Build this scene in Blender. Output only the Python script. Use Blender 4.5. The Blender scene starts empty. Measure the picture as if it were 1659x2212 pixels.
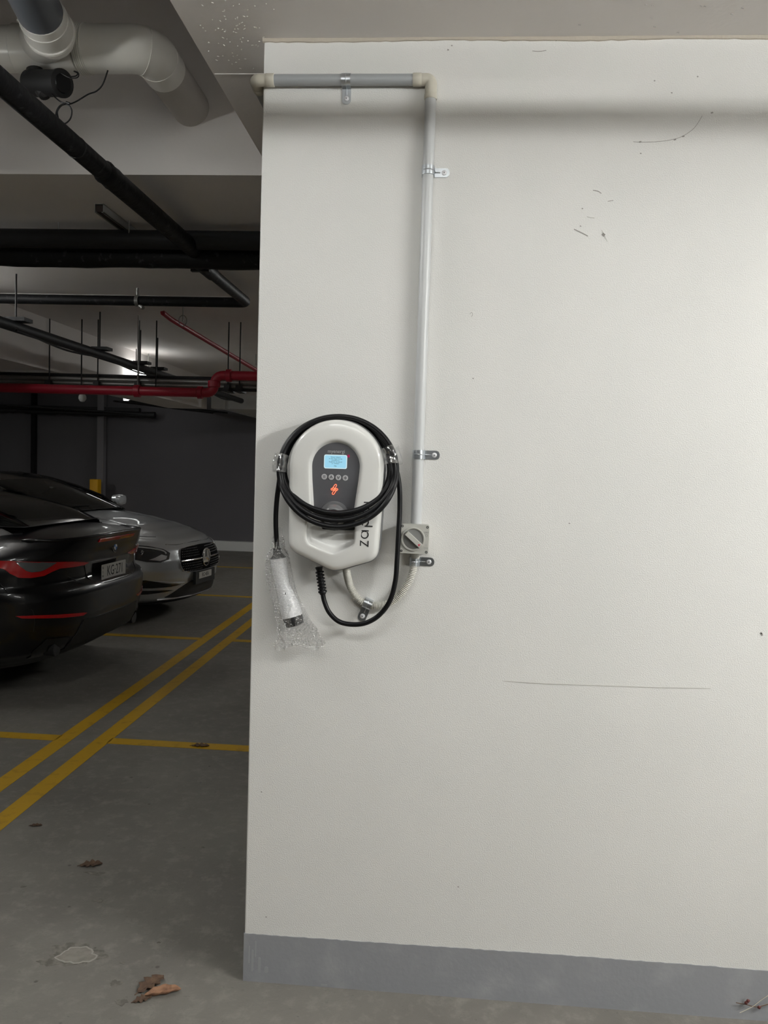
import bpy, bmesh, math, random
from mathutils import Vector, Matrix
from mathutils.bvhtree import BVHTree
random.seed(7)
sc = bpy.context.scene
col = sc.collection
V = Vector
PI = math.pi

# ------------------------------------------------------------------ camera, world, exposure, lights
YAW, PITCH, ROLL, FPX, CAMY, CAMZ = -0.0724, -0.05596, 0.0309955, 1780.34, -2.46, 1.6227
def cam_axes():
    cy, sy, cp, sp = math.cos(YAW), math.sin(YAW), math.cos(PITCH), math.sin(PITCH)
    f = V((sy*cp, cy*cp, sp)); r0 = V((cy, -sy, 0)); u0 = r0.cross(f)
    c, s = math.cos(ROLL), math.sin(ROLL)
    return r0*c + u0*s, u0*c - r0*s, f
CR, CU, CF = cam_axes()
CAM = V((0, CAMY, CAMZ))
cd = bpy.data.cameras.new('camera'); cam = bpy.data.objects.new('camera', cd); col.objects.link(cam)
cd.sensor_fit = 'HORIZONTAL'; cd.sensor_width = 36; cd.lens = FPX/1659*36; cd.clip_start = .05; cd.clip_end = 100
M = Matrix.Identity(4)
for i in range(3): M[i][0] = CR[i]; M[i][1] = CU[i]; M[i][2] = -CF[i]; M[i][3] = CAM[i]
cam.matrix_world = M
sc.camera = cam
w = bpy.data.worlds.new('world'); sc.world = w; w.use_nodes = True
w.node_tree.nodes['Background'].inputs[0].default_value = (.9, .93, 1, 1)
w.node_tree.nodes['Background'].inputs[1].default_value = .02
sc.view_settings.view_transform = 'Standard'; sc.view_settings.look = 'None'
sc.view_settings.exposure = -0.09; sc.view_settings.gamma = 1; sc.view_settings.use_curve_mapping = False
#            x     y     z    along  power  label
BATTENS = [
    (8.5, -7.8, 2.72, 'y', 920, 'very bright tube light on the ceiling far behind and to the right of the viewer'),
    (2.6, -1.5, 2.70, 'y', 258, 'white tube light on the ceiling beyond the right edge, in front of the white wall'),
    (-0.2, -1.75, 2.70, 'x', 32, 'white tube light on the ceiling above the viewer'),
    (-1.95, -0.45, 2.80, 'y', 54, 'wide tube light hanging in the deep recess outside the left edge'),
    (-3.65, 2.6, 2.76, 'y', 30, 'white tube light above the black car outside the left edge'),
    (-7.6, 6.2, 2.76, 'y', 110, 'white tube light above the silver car outside the left edge'),
    (1.2, 5.2, 2.76, 'y', 6, 'white tube light over the driving aisle behind the white wall'),
    (1.5, 9.0, 2.76, 'x', 180, 'white tube light behind the white wall near the dark back wall'),
]

def ray(px, py): return CR*((px-829.5)/FPX) - CU*((py-1106)/FPX) + CF
def W(px, py, y=0.0):                       # a point of the plane y = const
    d = ray(px, py); return CAM + d*((y-CAMY)/d.y)
def ZP(px, py, z=0.0):                      # a point of the plane z = const
    d = ray(px, py); return CAM + d*((z-CAMZ)/d.z)
def XP(px, py, x):
    d = ray(px, py); return CAM + d*(x/d.x)

# ------------------------------------------------------------------ materials
MATS = {}
def mat(name, c=(.5,.5,.5), rough=.5, metal=0, coat=0, emit=None, es=0, bump=None, var=None, spec=.5, trans=0, sheen=0):
    if name in MATS: return MATS[name]
    m = bpy.data.materials.new(name); m.use_nodes = True; MATS[name] = m
    nt = m.node_tree; b = nt.nodes['Principled BSDF']
    b.inputs['Base Color'].default_value = (*c, 1); b.inputs['Roughness'].default_value = rough
    b.inputs['Metallic'].default_value = metal; b.inputs['Coat Weight'].default_value = coat
    b.inputs['Coat Roughness'].default_value = .04
    b.inputs['Specular IOR Level'].default_value = spec; b.inputs['Transmission Weight'].default_value = trans
    if emit: b.inputs['Emission Color'].default_value = (*emit, 1); b.inputs['Emission Strength'].default_value = es
    if bump or var:
        tc = nt.nodes.new('ShaderNodeTexCoord')
    if bump:                                # (scale, strength, distance, detail)
        n = nt.nodes.new('ShaderNodeTexNoise'); n.inputs['Scale'].default_value = bump[0]; n.inputs['Detail'].default_value = bump[3]
        bp = nt.nodes.new('ShaderNodeBump'); bp.inputs['Strength'].default_value = bump[1]; bp.inputs['Distance'].default_value = bump[2]
        nt.links.new(tc.outputs['Object'], n.inputs['Vector']); nt.links.new(n.outputs['Fac'], bp.inputs['Height']); nt.links.new(bp.outputs['Normal'], b.inputs['Normal'])
    if var:                                 # (scale, colour2, lo, hi)
        n = nt.nodes.new('ShaderNodeTexNoise'); n.inputs['Scale'].default_value = var[0]; n.inputs['Detail'].default_value = 6
        r = nt.nodes.new('ShaderNodeMapRange'); r.inputs['From Min'].default_value = var[2]; r.inputs['From Max'].default_value = var[3]
        mx = nt.nodes.new('ShaderNodeMix'); mx.data_type = 'RGBA'; mx.inputs[6].default_value = (*c, 1); mx.inputs[7].default_value = (*var[1], 1)
        nt.links.new(tc.outputs['Object'], n.inputs['Vector']); nt.links.new(n.outputs['Fac'], r.inputs['Value'])
        nt.links.new(r.outputs['Result'], mx.inputs[0]); nt.links.new(mx.outputs[2], b.inputs['Base Color'])
    return m

def floor_mat():
    m = mat('concrete_floor', (.25,.235,.205), .62, spec=.35)
    nt = m.node_tree; b = nt.nodes['Principled BSDF']; N = nt.nodes.new; Lk = nt.links.new
    tc = N('ShaderNodeTexCoord'); 
    def noise(s, d=5, ro=.55):
        n = N('ShaderNodeTexNoise'); n.inputs['Scale'].default_value = s; n.inputs['Detail'].default_value = d; n.inputs['Roughness'].default_value = ro
        Lk(tc.outputs['Object'], n.inputs['Vector']); return n
    def rng(src, a, bb, lo=0, hi=1):
        r = N('ShaderNodeMapRange'); r.inputs['From Min'].default_value = a; r.inputs['From Max'].default_value = bb
        r.inputs['To Min'].default_value = lo; r.inputs['To Max'].default_value = hi; Lk(src, r.inputs['Value']); return r.outputs['Result']
    def mix(f, a, c):
        x = N('ShaderNodeMix'); x.data_type = 'RGBA'; Lk(f, x.inputs[0])
        if isinstance(a, tuple): x.inputs[6].default_value = (*a, 1)
        else: Lk(a, x.inputs[6])
        x.inputs[7].default_value = (*c, 1); return x.outputs[2]
    c = mix(rng(noise(1.3, 8, .65).outputs['Fac'], .35, .68), (.205,.192,.17), (.143,.133,.117))
    c = mix(rng(noise(14, 8, .7).outputs['Fac'], .5, .78), c, (.26,.245,.217))
    c = mix(rng(noise(38, 6, .7).outputs['Fac'], .62, .72, 0, .65), c, (.085,.078,.068))
    vo = N('ShaderNodeTexVoronoi'); vo.inputs['Scale'].default_value = 7; Lk(tc.outputs['Object'], vo.inputs['Vector'])
    c = mix(rng(vo.outputs['Distance'], .035, .06, .75, 0), c, (.07,.06,.05))
    Lk(c, b.inputs['Base Color'])
    bp = N('ShaderNodeBump'); bp.inputs['Strength'].default_value = .6; bp.inputs['Distance'].default_value = .004
    Lk(noise(60, 8, .7).outputs['Fac'], bp.inputs['Height']); Lk(bp.outputs['Normal'], b.inputs['Normal'])
    return m
M_FLOOR = floor_mat()
M_WALL = mat('white_textured_paint', (.77,.76,.735), .6, bump=(300,.42,.003,3), var=(1.6,(.73,.722,.698),.35,.7), spec=.35)
M_GREYBAND = mat('grey_floor_paint', (.285,.29,.305), .55, bump=(60,.25,.003,4), var=(9,(.34,.345,.355),.5,.75))
M_CEIL = mat('ceiling_paint', (.80,.762,.74), .75, bump=(70,.25,.003,3), var=(1.1,(.72,.685,.66),.35,.7))
M_SLAB = mat('shaded_collar_grey', (.36,.34,.305), .8, bump=(60,.2,.003,3), var=(.9,(.30,.28,.25),.35,.7))
M_TAN = mat('tan_sealant', (.50,.45,.38), .8, bump=(90,.5,.004,3))
M_BACK = mat('dark_charcoal_wall', (.135,.128,.139), .7, var=(.7,(.12,.115,.126),.4,.7))
M_PIL = mat('grey_column_paint', (.26,.25,.265), .7)
M_KERB = mat('kerb_paint', (.78,.78,.76), .8)
M_YEL = mat('yellow_line_paint', (.50,.29,.006), .6, var=(16,(.30,.18,.01),.55,.8), bump=(60,.2,.002,5))
M_YPOST = mat('yellow_post', (.95,.50,.0), .5)
M_COND = mat('grey_conduit_plastic', (.36,.375,.385), .42, spec=.5)
M_CREAM = mat('cream_fitting_plastic', (.56,.53,.45), .42)
M_ZINC = mat('zinc_plated_steel', (.55,.58,.61), .34, 1)
M_SCREW = mat('nylon_anchor', (.72,.72,.74), .4, .3)
M_WHITEP = mat('white_charger_plastic', (.70,.695,.67), .28, coat=.3)
M_RIM = mat('grey_back_plate_plastic', (.17,.17,.175), .4)
M_PANEL = mat('dark_grey_panel_plastic', (.10,.10,.108), .38)
M_BLACK = mat('black_rubber', (.006,.006,.007), .40, spec=.28)
M_BLACKM = mat('black_matte_plastic', (.012,.012,.013), .55)
M_ISO = mat('isolator_grey_plastic', (.49,.485,.45), .4)
M_ISOD = mat('isolator_dark_grey_plastic', (.20,.20,.195), .35)  # darker grey of the dial disc
M_CORR = mat('corrugated_conduit_plastic', (.60,.585,.53), .42)
M_PVC = mat('white_drain_pvc', (.80,.785,.74), .28, spec=.6, var=(3,(.72,.70,.65),.45,.7))
M_PVCG = mat('grey_drain_pvc', (.11,.12,.14), .4)
M_FOAM = mat('black_pipe_insulation', (.007,.007,.008), .55, spec=.25, bump=(25,.35,.01,4), var=(30,(.045,.045,.05),.60,.75))
M_FOAM2 = mat('dark_grey_pipe_insulation', (.022,.022,.024), .55, spec=.3, bump=(18,.3,.01,4))
M_RED = mat('red_fire_pipe_paint', (.36,.012,.03), .42)
M_GALV = mat('galvanised_steel', (.34,.34,.33), .45, .8)
M_DUCT = mat('light_grey_sheet_metal', (.55,.55,.54), .5)
M_TUBE = None

# ------------------------------------------------------------------ mesh helpers
WORLD = {}
class MB:
    def __init__(s): s.v = []; s.f = []
    def add(s, vs, fs):
        o = len(s.v); s.v += [V(p) for p in vs]; s.f += [tuple(i+o for i in f) for f in fs]; return s
    def box(s, a, b):
        x0,y0,z0 = [min(a[i],b[i]) for i in range(3)]; x1,y1,z1 = [max(a[i],b[i]) for i in range(3)]
        return s.add([(x0,y0,z0),(x1,y0,z0),(x1,y1,z0),(x0,y1,z0),(x0,y0,z1),(x1,y0,z1),(x1,y1,z1),(x0,y1,z1)],
                     [(0,3,2,1),(4,5,6,7),(0,1,5,4),(1,2,6,5),(2,3,7,6),(3,0,4,7)])
    def obox(s, mtx, sx, sy, sz):           # box centred on a matrix
        o = len(s.v); s.box((-sx/2,-sy/2,-sz/2),(sx/2,sy/2,sz/2))
        for i in range(o, len(s.v)): s.v[i] = mtx @ s.v[i]
        return s
    def tube(s, pts, r, n=14, cap=True, flat=1.0, ref=None):
        pts = [V(p) for p in pts]; m = len(pts)
        rr = r if isinstance(r, (list, tuple)) else [r]*m
        t0 = (pts[1]-pts[0]).normalized()
        up = V(ref) if ref else (V((0,0,1)) if abs(t0.z) < .9 else V((0,1,0)))
        a = (up - t0*up.dot(t0)).normalized()
        rings = []
        for i in range(m):
            t = (pts[min(i+1,m-1)] - pts[max(i-1,0)]).normalized()
            a = (a - t*a.dot(t)).normalized(); b = t.cross(a)
            rings.append([pts[i] + (a*math.cos(2*PI*k/n)*flat + b*math.sin(2*PI*k/n))*rr[i] for k in range(n)])
        return s.loft(rings, True, cap)
    def loft(s, rings, closed=True, cap=False):
        n = len(rings[0]); o = len(s.v)
        for r in rings: s.v += [V(p) for p in r]
        for i in range(len(rings)-1):
            for k in range(n if closed else n-1):
                k2 = (k+1) % n
                s.f.append((o+i*n+k, o+i*n+k2, o+(i+1)*n+k2, o+(i+1)*n+k))
        if cap:
            s.f.append(tuple(o+k for k in range(n))[::-1]); s.f.append(tuple(o+(len(rings)-1)*n+k for k in range(n)))
        return s
    def lathe(s, prof, mtx=Matrix.Identity(4), n=40, cap=True):   # prof: (radius, height along local z)
        return s.loft([[mtx @ V((r*math.cos(2*PI*k/n), r*math.sin(2*PI*k/n), h)) for k in range(n)] for r, h in prof], True, cap)
    def prism(s, poly, d, mtx=Matrix.Identity(4)):                # polygon in local xy, extruded 0..d along z
        return s.loft([[mtx @ V((x,y,0)) for x,y in poly], [mtx @ V((x,y,d)) for x,y in poly]], True, True)
    def stroke(s, pts, wd, d, mtx=Matrix.Identity(4), closed=False):   # flat ribbon along a 2-D path, with thickness d
        P = [V((p[0],p[1],0)) for p in pts]; m = len(P); L = []; R_ = []
        for i in range(m):
            a = P[(i-1) % m] if (closed or i) else P[0]; b = P[(i+1) % m] if (closed or i < m-1) else P[-1]
            d1 = (P[i]-a); d2 = (b-P[i])
            d1 = d1.normalized() if d1.length > 1e-9 else d2.normalized(); d2 = d2.normalized() if d2.length > 1e-9 else d1
            t = (d1+d2); t = t.normalized() if t.length > 1e-6 else d1
            nn = V((-t.y, t.x, 0)); k = wd/2/max(.5, nn.dot(V((-d1.y,d1.x,0))))
            L.append(P[i]+nn*k); R_.append(P[i]-nn*k)
        up = V((0,0,d)); rings = [[mtx@l, mtx@(l+up), mtx@(r+up), mtx@r] for l, r in zip(L, R_)]
        if closed: rings.append(rings[0])
        return s.loft(rings, True, not closed)
    def build(s, name, m, parent=None, smooth=True, local=False, label=None, **k):
        me = bpy.data.meshes.new(name); vs = s.v
        if parent and not local:
            inv = WORLD.get(parent.name, Matrix.Identity(4)).inverted(); vs = [inv @ p for p in vs]
        me.from_pydata([tuple(p) for p in vs], [], s.f); me.update()
        bm = bmesh.new(); bm.from_mesh(me); bmesh.ops.recalc_face_normals(bm, faces=bm.faces); bm.to_mesh(me); bm.free()
        me.materials.append(m)
        if smooth:
            for p in me.polygons: p.use_smooth = True
            try: me.set_sharp_from_angle(angle=math.radians(k.get('ang', 38)))
            except Exception: pass
        o = bpy.data.objects.new(name, me); col.objects.link(o)
        if parent: o.parent = parent; WORLD[o.name] = WORLD.get(parent.name, Matrix.Identity(4))
        if label: o['label'] = label
        return o
def tag(o, label, cat, group=None, kind=None):
    o['label'] = label; o['category'] = cat
    if group: o['group'] = group
    if kind: o['kind'] = kind
    return o
def thing(name, label, cat, loc=(0,0,0), rz=0, group=None, mtx=None):
    o = bpy.data.objects.new(name, None); col.objects.link(o); o.empty_display_size = .1
    m = mtx if mtx else Matrix.Translation(V(loc)) @ Matrix.Rotation(rz, 4, 'Z')
    o.matrix_world = m; WORLD[o.name] = m.copy()
    return tag(o, label, cat, group)
def struct(name, mb, m, smooth=False, parent=None, label=None):
    o = mb.build(name, m, parent, smooth=smooth)
    if not parent: o['kind'] = 'structure'
    if label: o['label'] = label
    return o
def copy_tree(o, mtx, label, group=None):
    c = o.copy(); col.objects.link(c); c.matrix_world = mtx; c['label'] = label
    if group: c['group'] = group
    for ch in [x for x in bpy.data.objects if x.parent == o]:
        d = ch.copy(); col.objects.link(d); d.parent = c
        for g in [x for x in bpy.data.objects if x.parent == ch]:
            e = g.copy(); col.objects.link(e); e.parent = d
    return c
def curve(pts, n=8):                         # Catmull-Rom through the points
    P = [V(p) for p in pts]; out = []
    for i in range(len(P)-1):
        a = P[max(i-1,0)]; b = P[i]; c = P[i+1]; d = P[min(i+2,len(P)-1)]
        for k in range(n):
            t = k/n
            out.append(.5*((2*b)+(c-a)*t+(2*a-5*b+4*c-d)*t*t+(3*b-a-3*c+d)*t**3))
    out.append(P[-1]); return out
def bend(pts, r, n=7):                       # polyline with rounded corners
    P = [V(p) for p in pts]; out = [P[0]]
    for i in range(1, len(P)-1):
        a = (P[i-1]-P[i]); b = (P[i+1]-P[i]); q = min(r, a.length*.49, b.length*.49)
        A = P[i]+a.normalized()*q; B = P[i]+b.normalized()*q
        for k in range(n+1):
            t = k/n; out.append(A*(1-t)**2 + P[i]*2*t*(1-t) + B*t*t)
    out.append(P[-1]); return out
def interp(tab, x):
    if x <= tab[0][0]: return tab[0][1]
    for (a, fa), (b, fb) in zip(tab, tab[1:]):
        if x <= b:
            t = (x-a)/(b-a); t = t*t*(3-2*t)*.5 + t*.5; return fa+(fb-fa)*t
    return tab[-1][1]
FACE = Matrix(((1,0,0,0),(0,0,-1,0),(0,1,0,0),(0,0,0,1)))        # local xy -> wall plane, local z -> out of the wall (-y)
def at(p, m=FACE, rot=0): return Matrix.Translation(V(p)) @ m @ Matrix.Rotation(rot, 4, 'Z')
def text(name, body, size, m, mtx, parent, d=.0004, sx=1.0, local=False, label=None, align='CENTER'):
    cu = bpy.data.curves.new(name, 'FONT'); cu.body = body; cu.size = size; cu.extrude = d; cu.align_x = align; cu.align_y = 'CENTER'; cu.resolution_u = 3
    o = bpy.data.objects.new(name+'_tmp', cu); col.objects.link(o)
    bpy.context.view_layer.update()
    me = bpy.data.meshes.new_from_object(o.evaluated_get(bpy.context.evaluated_depsgraph_get()))
    bpy.data.objects.remove(o); mb = MB()
    mb.add([mtx @ V((v.co.x*sx, v.co.y, v.co.z)) for v in me.vertices], [tuple(p.vertices) for p in me.polygons])
    bpy.data.meshes.remove(me)
    return mb.build(name, m, parent, smooth=False, local=local, label=label)
def circ(r, n=24, cx=0, cy=0, a0=0, a1=2*PI, closed=True):
    return [(cx+r*math.cos(a0+(a1-a0)*k/(n if closed else n-1)), cy+r*math.sin(a0+(a1-a0)*k/(n if closed else n-1))) for k in range(n)]
def rrect(w_, h_, r, n=5, cx=0, cy=0):
    o = []
    for sx, sy, a in ((1,1,0),(-1,1,PI/2),(-1,-1,PI),(1,-1,1.5*PI)):
        for k in range(n+1):
            t = a+PI/2*k/n; o.append((cx+sx*(w_/2-r)+r*math.cos(t), cy+sy*(h_/2-r)+r*math.sin(t)))
    return o

M_DIM2 = mat('shade_darkened_recess_slab', (.22,.21,.19), .85, bump=(40,.3,.004,4))  # darker than the other ceiling: shade of the recess put into the colour
# ------------------------------------------------------------------ the setting
ZC = 2.862                                   # underside of the ceiling
XE, YF = -.787, 1.135                        # edge of the deep recess, its far face
WX0, WT = -.574, .20
struct('floor', MB().box((-9.2,-12.2,-.12),(14.2,12.6,0)), M_FLOOR)
cb = MB()
cb.box((XE,-12.2,ZC),(14.2,YF,ZC+.9))                       # soffit over the wall
cb.box((-9.2,YF,ZC),(14.2,12.6,ZC+.9))                     # slab over the parked cars
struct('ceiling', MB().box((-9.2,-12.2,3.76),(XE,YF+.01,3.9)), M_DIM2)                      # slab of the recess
cb.box((-9.2,-12.2,ZC),(-5.6,YF,3.8)); cb.box((-5.6,-12.2,ZC),(XE,-3.4,3.8))
ceil = struct('ceiling', cb, M_CEIL)
MB().tube([(XE+.005,WT+.01,ZC),(7,WT+.01,ZC)], .0022, 6).build('board_mark', M_CEIL, ceil, label='thin raised board mark across the ceiling behind the wall')
wf = MB().box((WX0,0,0),(14.2,WT,ZC+.01))
wall = struct('wall_front', wf, M_WALL)
bv = wall.modifiers.new('bevel', 'BEVEL'); bv.width = .004; bv.segments = 2
# grey painted band, 2 mm proud, ragged upper edge
bb = MB(); n = 340; top = []; x0 = WX0-.0015
for i in range(n+1):
    x = x0 + (4.4-x0)*i/n
    top.append((x, .1555 + .002*math.sin(x*3.1) + random.uniform(-.0011,.0011)))
bb.loft([[V((x,-.0018,0)) for x,z in top],[V((x,-.0018,z)) for x,z in top],[V((x,.001,z+.0004)) for x,z in top]], False)
bb.add([(x0,-.0018,0),(x0,WT,0),(x0,WT,.156),(x0,-.0018,.156)], [(0,1,2,3)])
struct('baseboard_front', bb, M_GREYBAND)
# worn paint smears on the corner of the band
for k, (px, py, w_, h_) in enumerate([(538,2062,.004,.055),(545,2075,.006,.07),(552,2050,.004,.05),(560,2085,.008,.05),(575,2095,.012,.02),(700,2128,.02,.006)]):
    p = W(px,py,-.0022); MB().prism(rrect(w_,h_,min(w_,h_)*.45,4), .0004, at(p)).build('paint_smear', mat('pale_scuff',(.33,.335,.345),.7), bpy.data.objects['baseboard_front'])
# sealant line in the wall and ceiling joint
tb = MB(); rings = []
for i in range(260):
    x = WX0-.004 + i*.019; q = .007+random.uniform(-.0012,.0012); hh = .0095+.0022*math.sin(i*.17)+random.uniform(-.0015,.0015)
    rings.append([V((x,.002,ZC-hh)), V((x,-q*.6,ZC-hh*.8)), V((x,-q,ZC-.001)), V((x,-q,ZC+.002)), V((x,.002,ZC+.002))])
tb.loft(rings, True, True)
struct('trim_1', tb, M_TAN, smooth=True)
# scuffs on the wall
M_SCUFF = mat('grey_scuff', (.34,.32,.30), .9); M_SCUFFL = mat('faint_scuff', (.50,.48,.44), .9)
def scuff(pts, wd, m=M_SCUFF, y=-.0006):
    P = [W(px,py,y) for px,py in pts]; mb = MB()
    mb.stroke([(q.x,q.y) for q in curve([V((p.x,p.z,0)) for p in P], 5)], wd, .0005, Matrix.Translation((0,y,0)) @ FACE)
    mb.build('scuff_mark', m, wall, smooth=False)
scuff([(1368,306),(1383,307),(1420,306),(1450,302),(1475,294),(1500,276),(1517,250)], .0012)
for p in ((1383,307),(1458,302),(1476,295),(1538,244)): scuff([(p[0]-2.5,p[1]),(p[0]+2.5,p[1]-1)], .004)
scuff([(1240,495),(1255,502),(1270,510)], .0022); scuff([(1281,411),(1292,413),(1299,418)], .002); scuff([(1313,435),(1325,433)], .0018)
scuff([(1301,505),(1306,509)], .008); scuff([(1300,497),(1312,522)], .0008, M_SCUFFL); scuff([(1268,468),(1275,470),(1284,471)], .0016, M_SCUFFL)
scuff([(1200,83),(1203,88)], .006, mat('black_hole',(.02,.02,.02),.9)); scuff([(1150,110),(1165,111),(1180,109)], .0016)
for p in ((1414,174),(1451,200),(1384,331),(1258,450),(1254,488),(1507,165),(976,98),(968,107),(1022,817),(1230,1130),(565,1710),(575,1980),(990,1915),(1645,1368)):
    scuff([(p[0]-1.5,p[1]),(p[0]+1.5,p[1]+1)], .003)
scuff([(1015,678),(1019,675),(1021,680),(1018,684)], .0011); scuff([(1088,1471),(1180,1477),(1300,1481),(1420,1485),(1535,1487)], .0012, M_SCUFFL)
scuff([(1643,1366),(1647,1373)], .005)
# crumbs of plaster stuck to the soffit, dark spots too
cr = MB()
for i in range(85):
    px, py = random.gauss(505,34), random.gauss(62,44)
    p = ZP(px, max(-20,min(148,py)), ZC); 
    if p.x < XE+.02 or p.y > .18: continue
    a = random.uniform(0,PI); L = random.uniform(.0015,.007)
    cr.obox(Matrix.Translation(p) @ Matrix.Rotation(a,4,'Z'), L, random.uniform(.0012,.0025), .002)
cr.build('plaster_crumb', mat('white_plaster',(.85,.84,.8),.8), ceil, smooth=False)['kind'] = 'stuff'
for px, py in ((1396,10),(1410,11),(1407,38),(1414,57),(1515,12),(1523,13),(1581,30),(1604,17),(1252,53),(1465,70)):
    p = ZP(px,py,ZC-.0005); MB().tube([p+V((-.003,0,0)),p+V((.003,.002,0))], .0015, 6).build('ceiling_mark', M_SCUFF, ceil)
# walls round the car park
M_DIM = mat('dark_far_wall', (.10,.098,.095), .8)
YB = 12.31
struct('wall_back', MB().box((-9.2,YB,0),(14.2,YB+.3,ZC+.02)), M_BACK)
struct('wall_left', MB().box((-9.4,-12.2,0),(-9.2,12.6,3.9)), M_DIM)
struct('wall_right', MB().box((14.2,-12.2,0),(14.4,12.6,3.0)), M_DIM)
struct('wall_rear', MB().box((-9.2,-12.4,0),(14.2,-12.2,3.9)), M_DIM)
k0, k1 = W(462,1169,YB-.15), W(552,1190,YB-.15)
struct('trim_2', MB().box((-9.2,YB-.15,0),(14.2,YB,k0.z)), M_KERB)
p0, p1 = W(209,1000,YB-.12), W(223,1000,YB-.12)
struct('trim_3', MB().box((p0.x,YB-.12,0),(p1.x,YB,ZC)), M_PIL)
p0, p1 = W(65,1000,YB-.12), W(73,1000,YB-.12)
struct('trim_4', MB().box((p0.x,YB-.1,0),(p1.x,YB,ZC)), mat('black_gap',(.008,.008,.009),.9))
# downstand beam running away above the cars, and a cross beam far behind
BX = ZP(33,662,ZC).x
struct('trim_5', MB().box((BX-.6,YF+.6,2.40),(BX,9.9,ZC+.02)), M_CEIL)
struct('trim_6', MB().box((BX,9.9,2.60),(14.2,10.25,ZC+.02)), M_CEIL)
#struct('trim_7', MB().box((-9.2,YF,ZC-.006),(XE+1.5,YF+.05,ZC+.02)), M_CEIL)

# yellow lines painted on the floor
fl = bpy.data.objects['floor']
XL1, XL2 = -2.125, -1.905
def line(x0,y0,x1,y1,label):
    MB().box((x0,y0,0),(x1,y1,.0015)).build('painted_line', M_YEL, fl, smooth=False, label=label)
line(XL1-.047,-6,XL1+.047,12.1,'long yellow bay line nearer the parked cars'); line(XL2-.047,-6,XL2+.047,12.1,'long yellow bay line nearer the white wall')
for yy in (-.7, 2.06, 4.82, 7.22, 9.9):
    line(-7.2,yy-.047,XL1-.04,yy+.047,'yellow cross line dividing the bays of the parked cars'); line(XL2+.04,yy-.047,2.6,yy+.047,'yellow cross line dividing the bays behind the white wall')

# ------------------------------------------------------------------ ceiling lights
def diffuser_mat(e):
    return mat('lit_diffuser_%d' % int(e*10), (.9,.9,.9), .5, emit=(.985,1,.975), es=e)
def batten(x, y, z, ax, e, label, L=1.2, group='tube lights on the ceiling'):
    t = thing('batten_light', label, 'ceiling light', (x,y,z), 0 if ax == 'x' else PI/2, group)
    hw = .09 if 'wide' in label else .026
    MB().box((-L/2,-hw,.02),(L/2,hw,.07)).build('housing', M_DUCT, t, smooth=False, local=True)
    top_ = (3.76 if (x < XE and y < YF) else ZC)-z
    for sx in (-L*.35,L*.35): MB().box((sx-.005,-.005,.07),(sx+.005,.005,top_)).build('hanger_rod', M_GALV, t, smooth=False, local=True)
    MB().prism(rrect(L-.04,.085,.03), .05, Matrix.Translation((0,0,-.03))).build('diffuser', diffuser_mat(e), t, smooth=False, local=True)
    return t
for b in BATTENS: batten(*b)

# services under the ceiling outside the top edge; the lights throw their shadows on the wall
for yy, zz, r_, lb in ((-.90,2.667,.018,'grey service pipe under the ceiling above the viewer, the nearer to the wall'),(-1.75,2.775,.035,'grey service pipe under the ceiling above the viewer, the farther from the wall')):
    t = thing('service_pipe', lb, 'pipe', (0,yy,zz), 0, 'service pipes above the viewer')
    MB().tube([(-.75 if r_ < .03 else 1.5,yy,zz),(7.5,yy,zz)], r_, 18).build('pipe', M_GALV, t)
    for xx in (1.8,2.9,4.6,6.5): MB().tube([(xx,yy,zz),(xx,yy,ZC)], .005, 6).build('hanger_rod', M_GALV, t)

# ------------------------------------------------------------------ conduit, elbows and straps on the white wall
CRD = .016; CY = -.0185
def cw(px, py, y=CY): return W(px, py, y)
t = thing('surface_conduit', 'grey conduit with cream elbows along the white wall top and down to the isolator', 'conduit', (cw(930,172).x,0,cw(930,172).z))
A = cw(585,173); B = cw(905,172.5); zt = (A.z+B.z)/2; C0 = cw(930.5,205); C1 = cw(899,1133)
A.z = B.z = zt
MB().tube([A, B], CRD, 24).build('horizontal_pipe', M_COND, t)
MB().tube([C0, C1], CRD, 24).build('vertical_pipe', mat('pale_grey_conduit_plastic',(.56,.57,.575),.36), t)
def socket(mb, a, b, r=.0185): 
    a, b = V(a), V(b); dd = (b-a).normalized(); mb.tube([a, a+dd*.0015, b-dd*.0015, b], [r-.001,r,r,r-.001], 24)
el = MB(); dz = (C1-C0).normalized(); corner = V((C0.x-dz.x*.04, CY, zt))
socket(el, cw(892,172.5) + V((0,0,zt-cw(892,172.5).z)), cw(911,172.5)+V((0,0,zt-cw(911,172.5).z)))
s1 = cw(908,172.5); s1.z = zt
el.tube(bend([s1, corner, corner+dz*.052], .034, 12), .0172, 24)
socket(el, corner+dz*.042, corner+dz*.056, .0185)
el.build('elbow', M_CREAM, t, label='cream elbow turning down at the right')
el = MB(); s0 = cw(593,173); s0.z = zt; s2 = cw(574.5,173); s2.z = zt; XC = WX0-.0215
socket(el, s0, s2)
el.tube(bend([s2+V((.004,0,0)), V((XC,CY,zt)), V((XC,.045,zt))], .030, 12), .0172, 24)
socket(el, (XC,.022,zt), (XC,.045,zt))
el.build('elbow', M_CREAM, t, label='cream elbow turning round the end of the wall')
MB().tube([(XC,.04,zt),(XC,WT+.9,zt)], CRD, 20).build('rear_pipe', M_COND, t)

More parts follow.
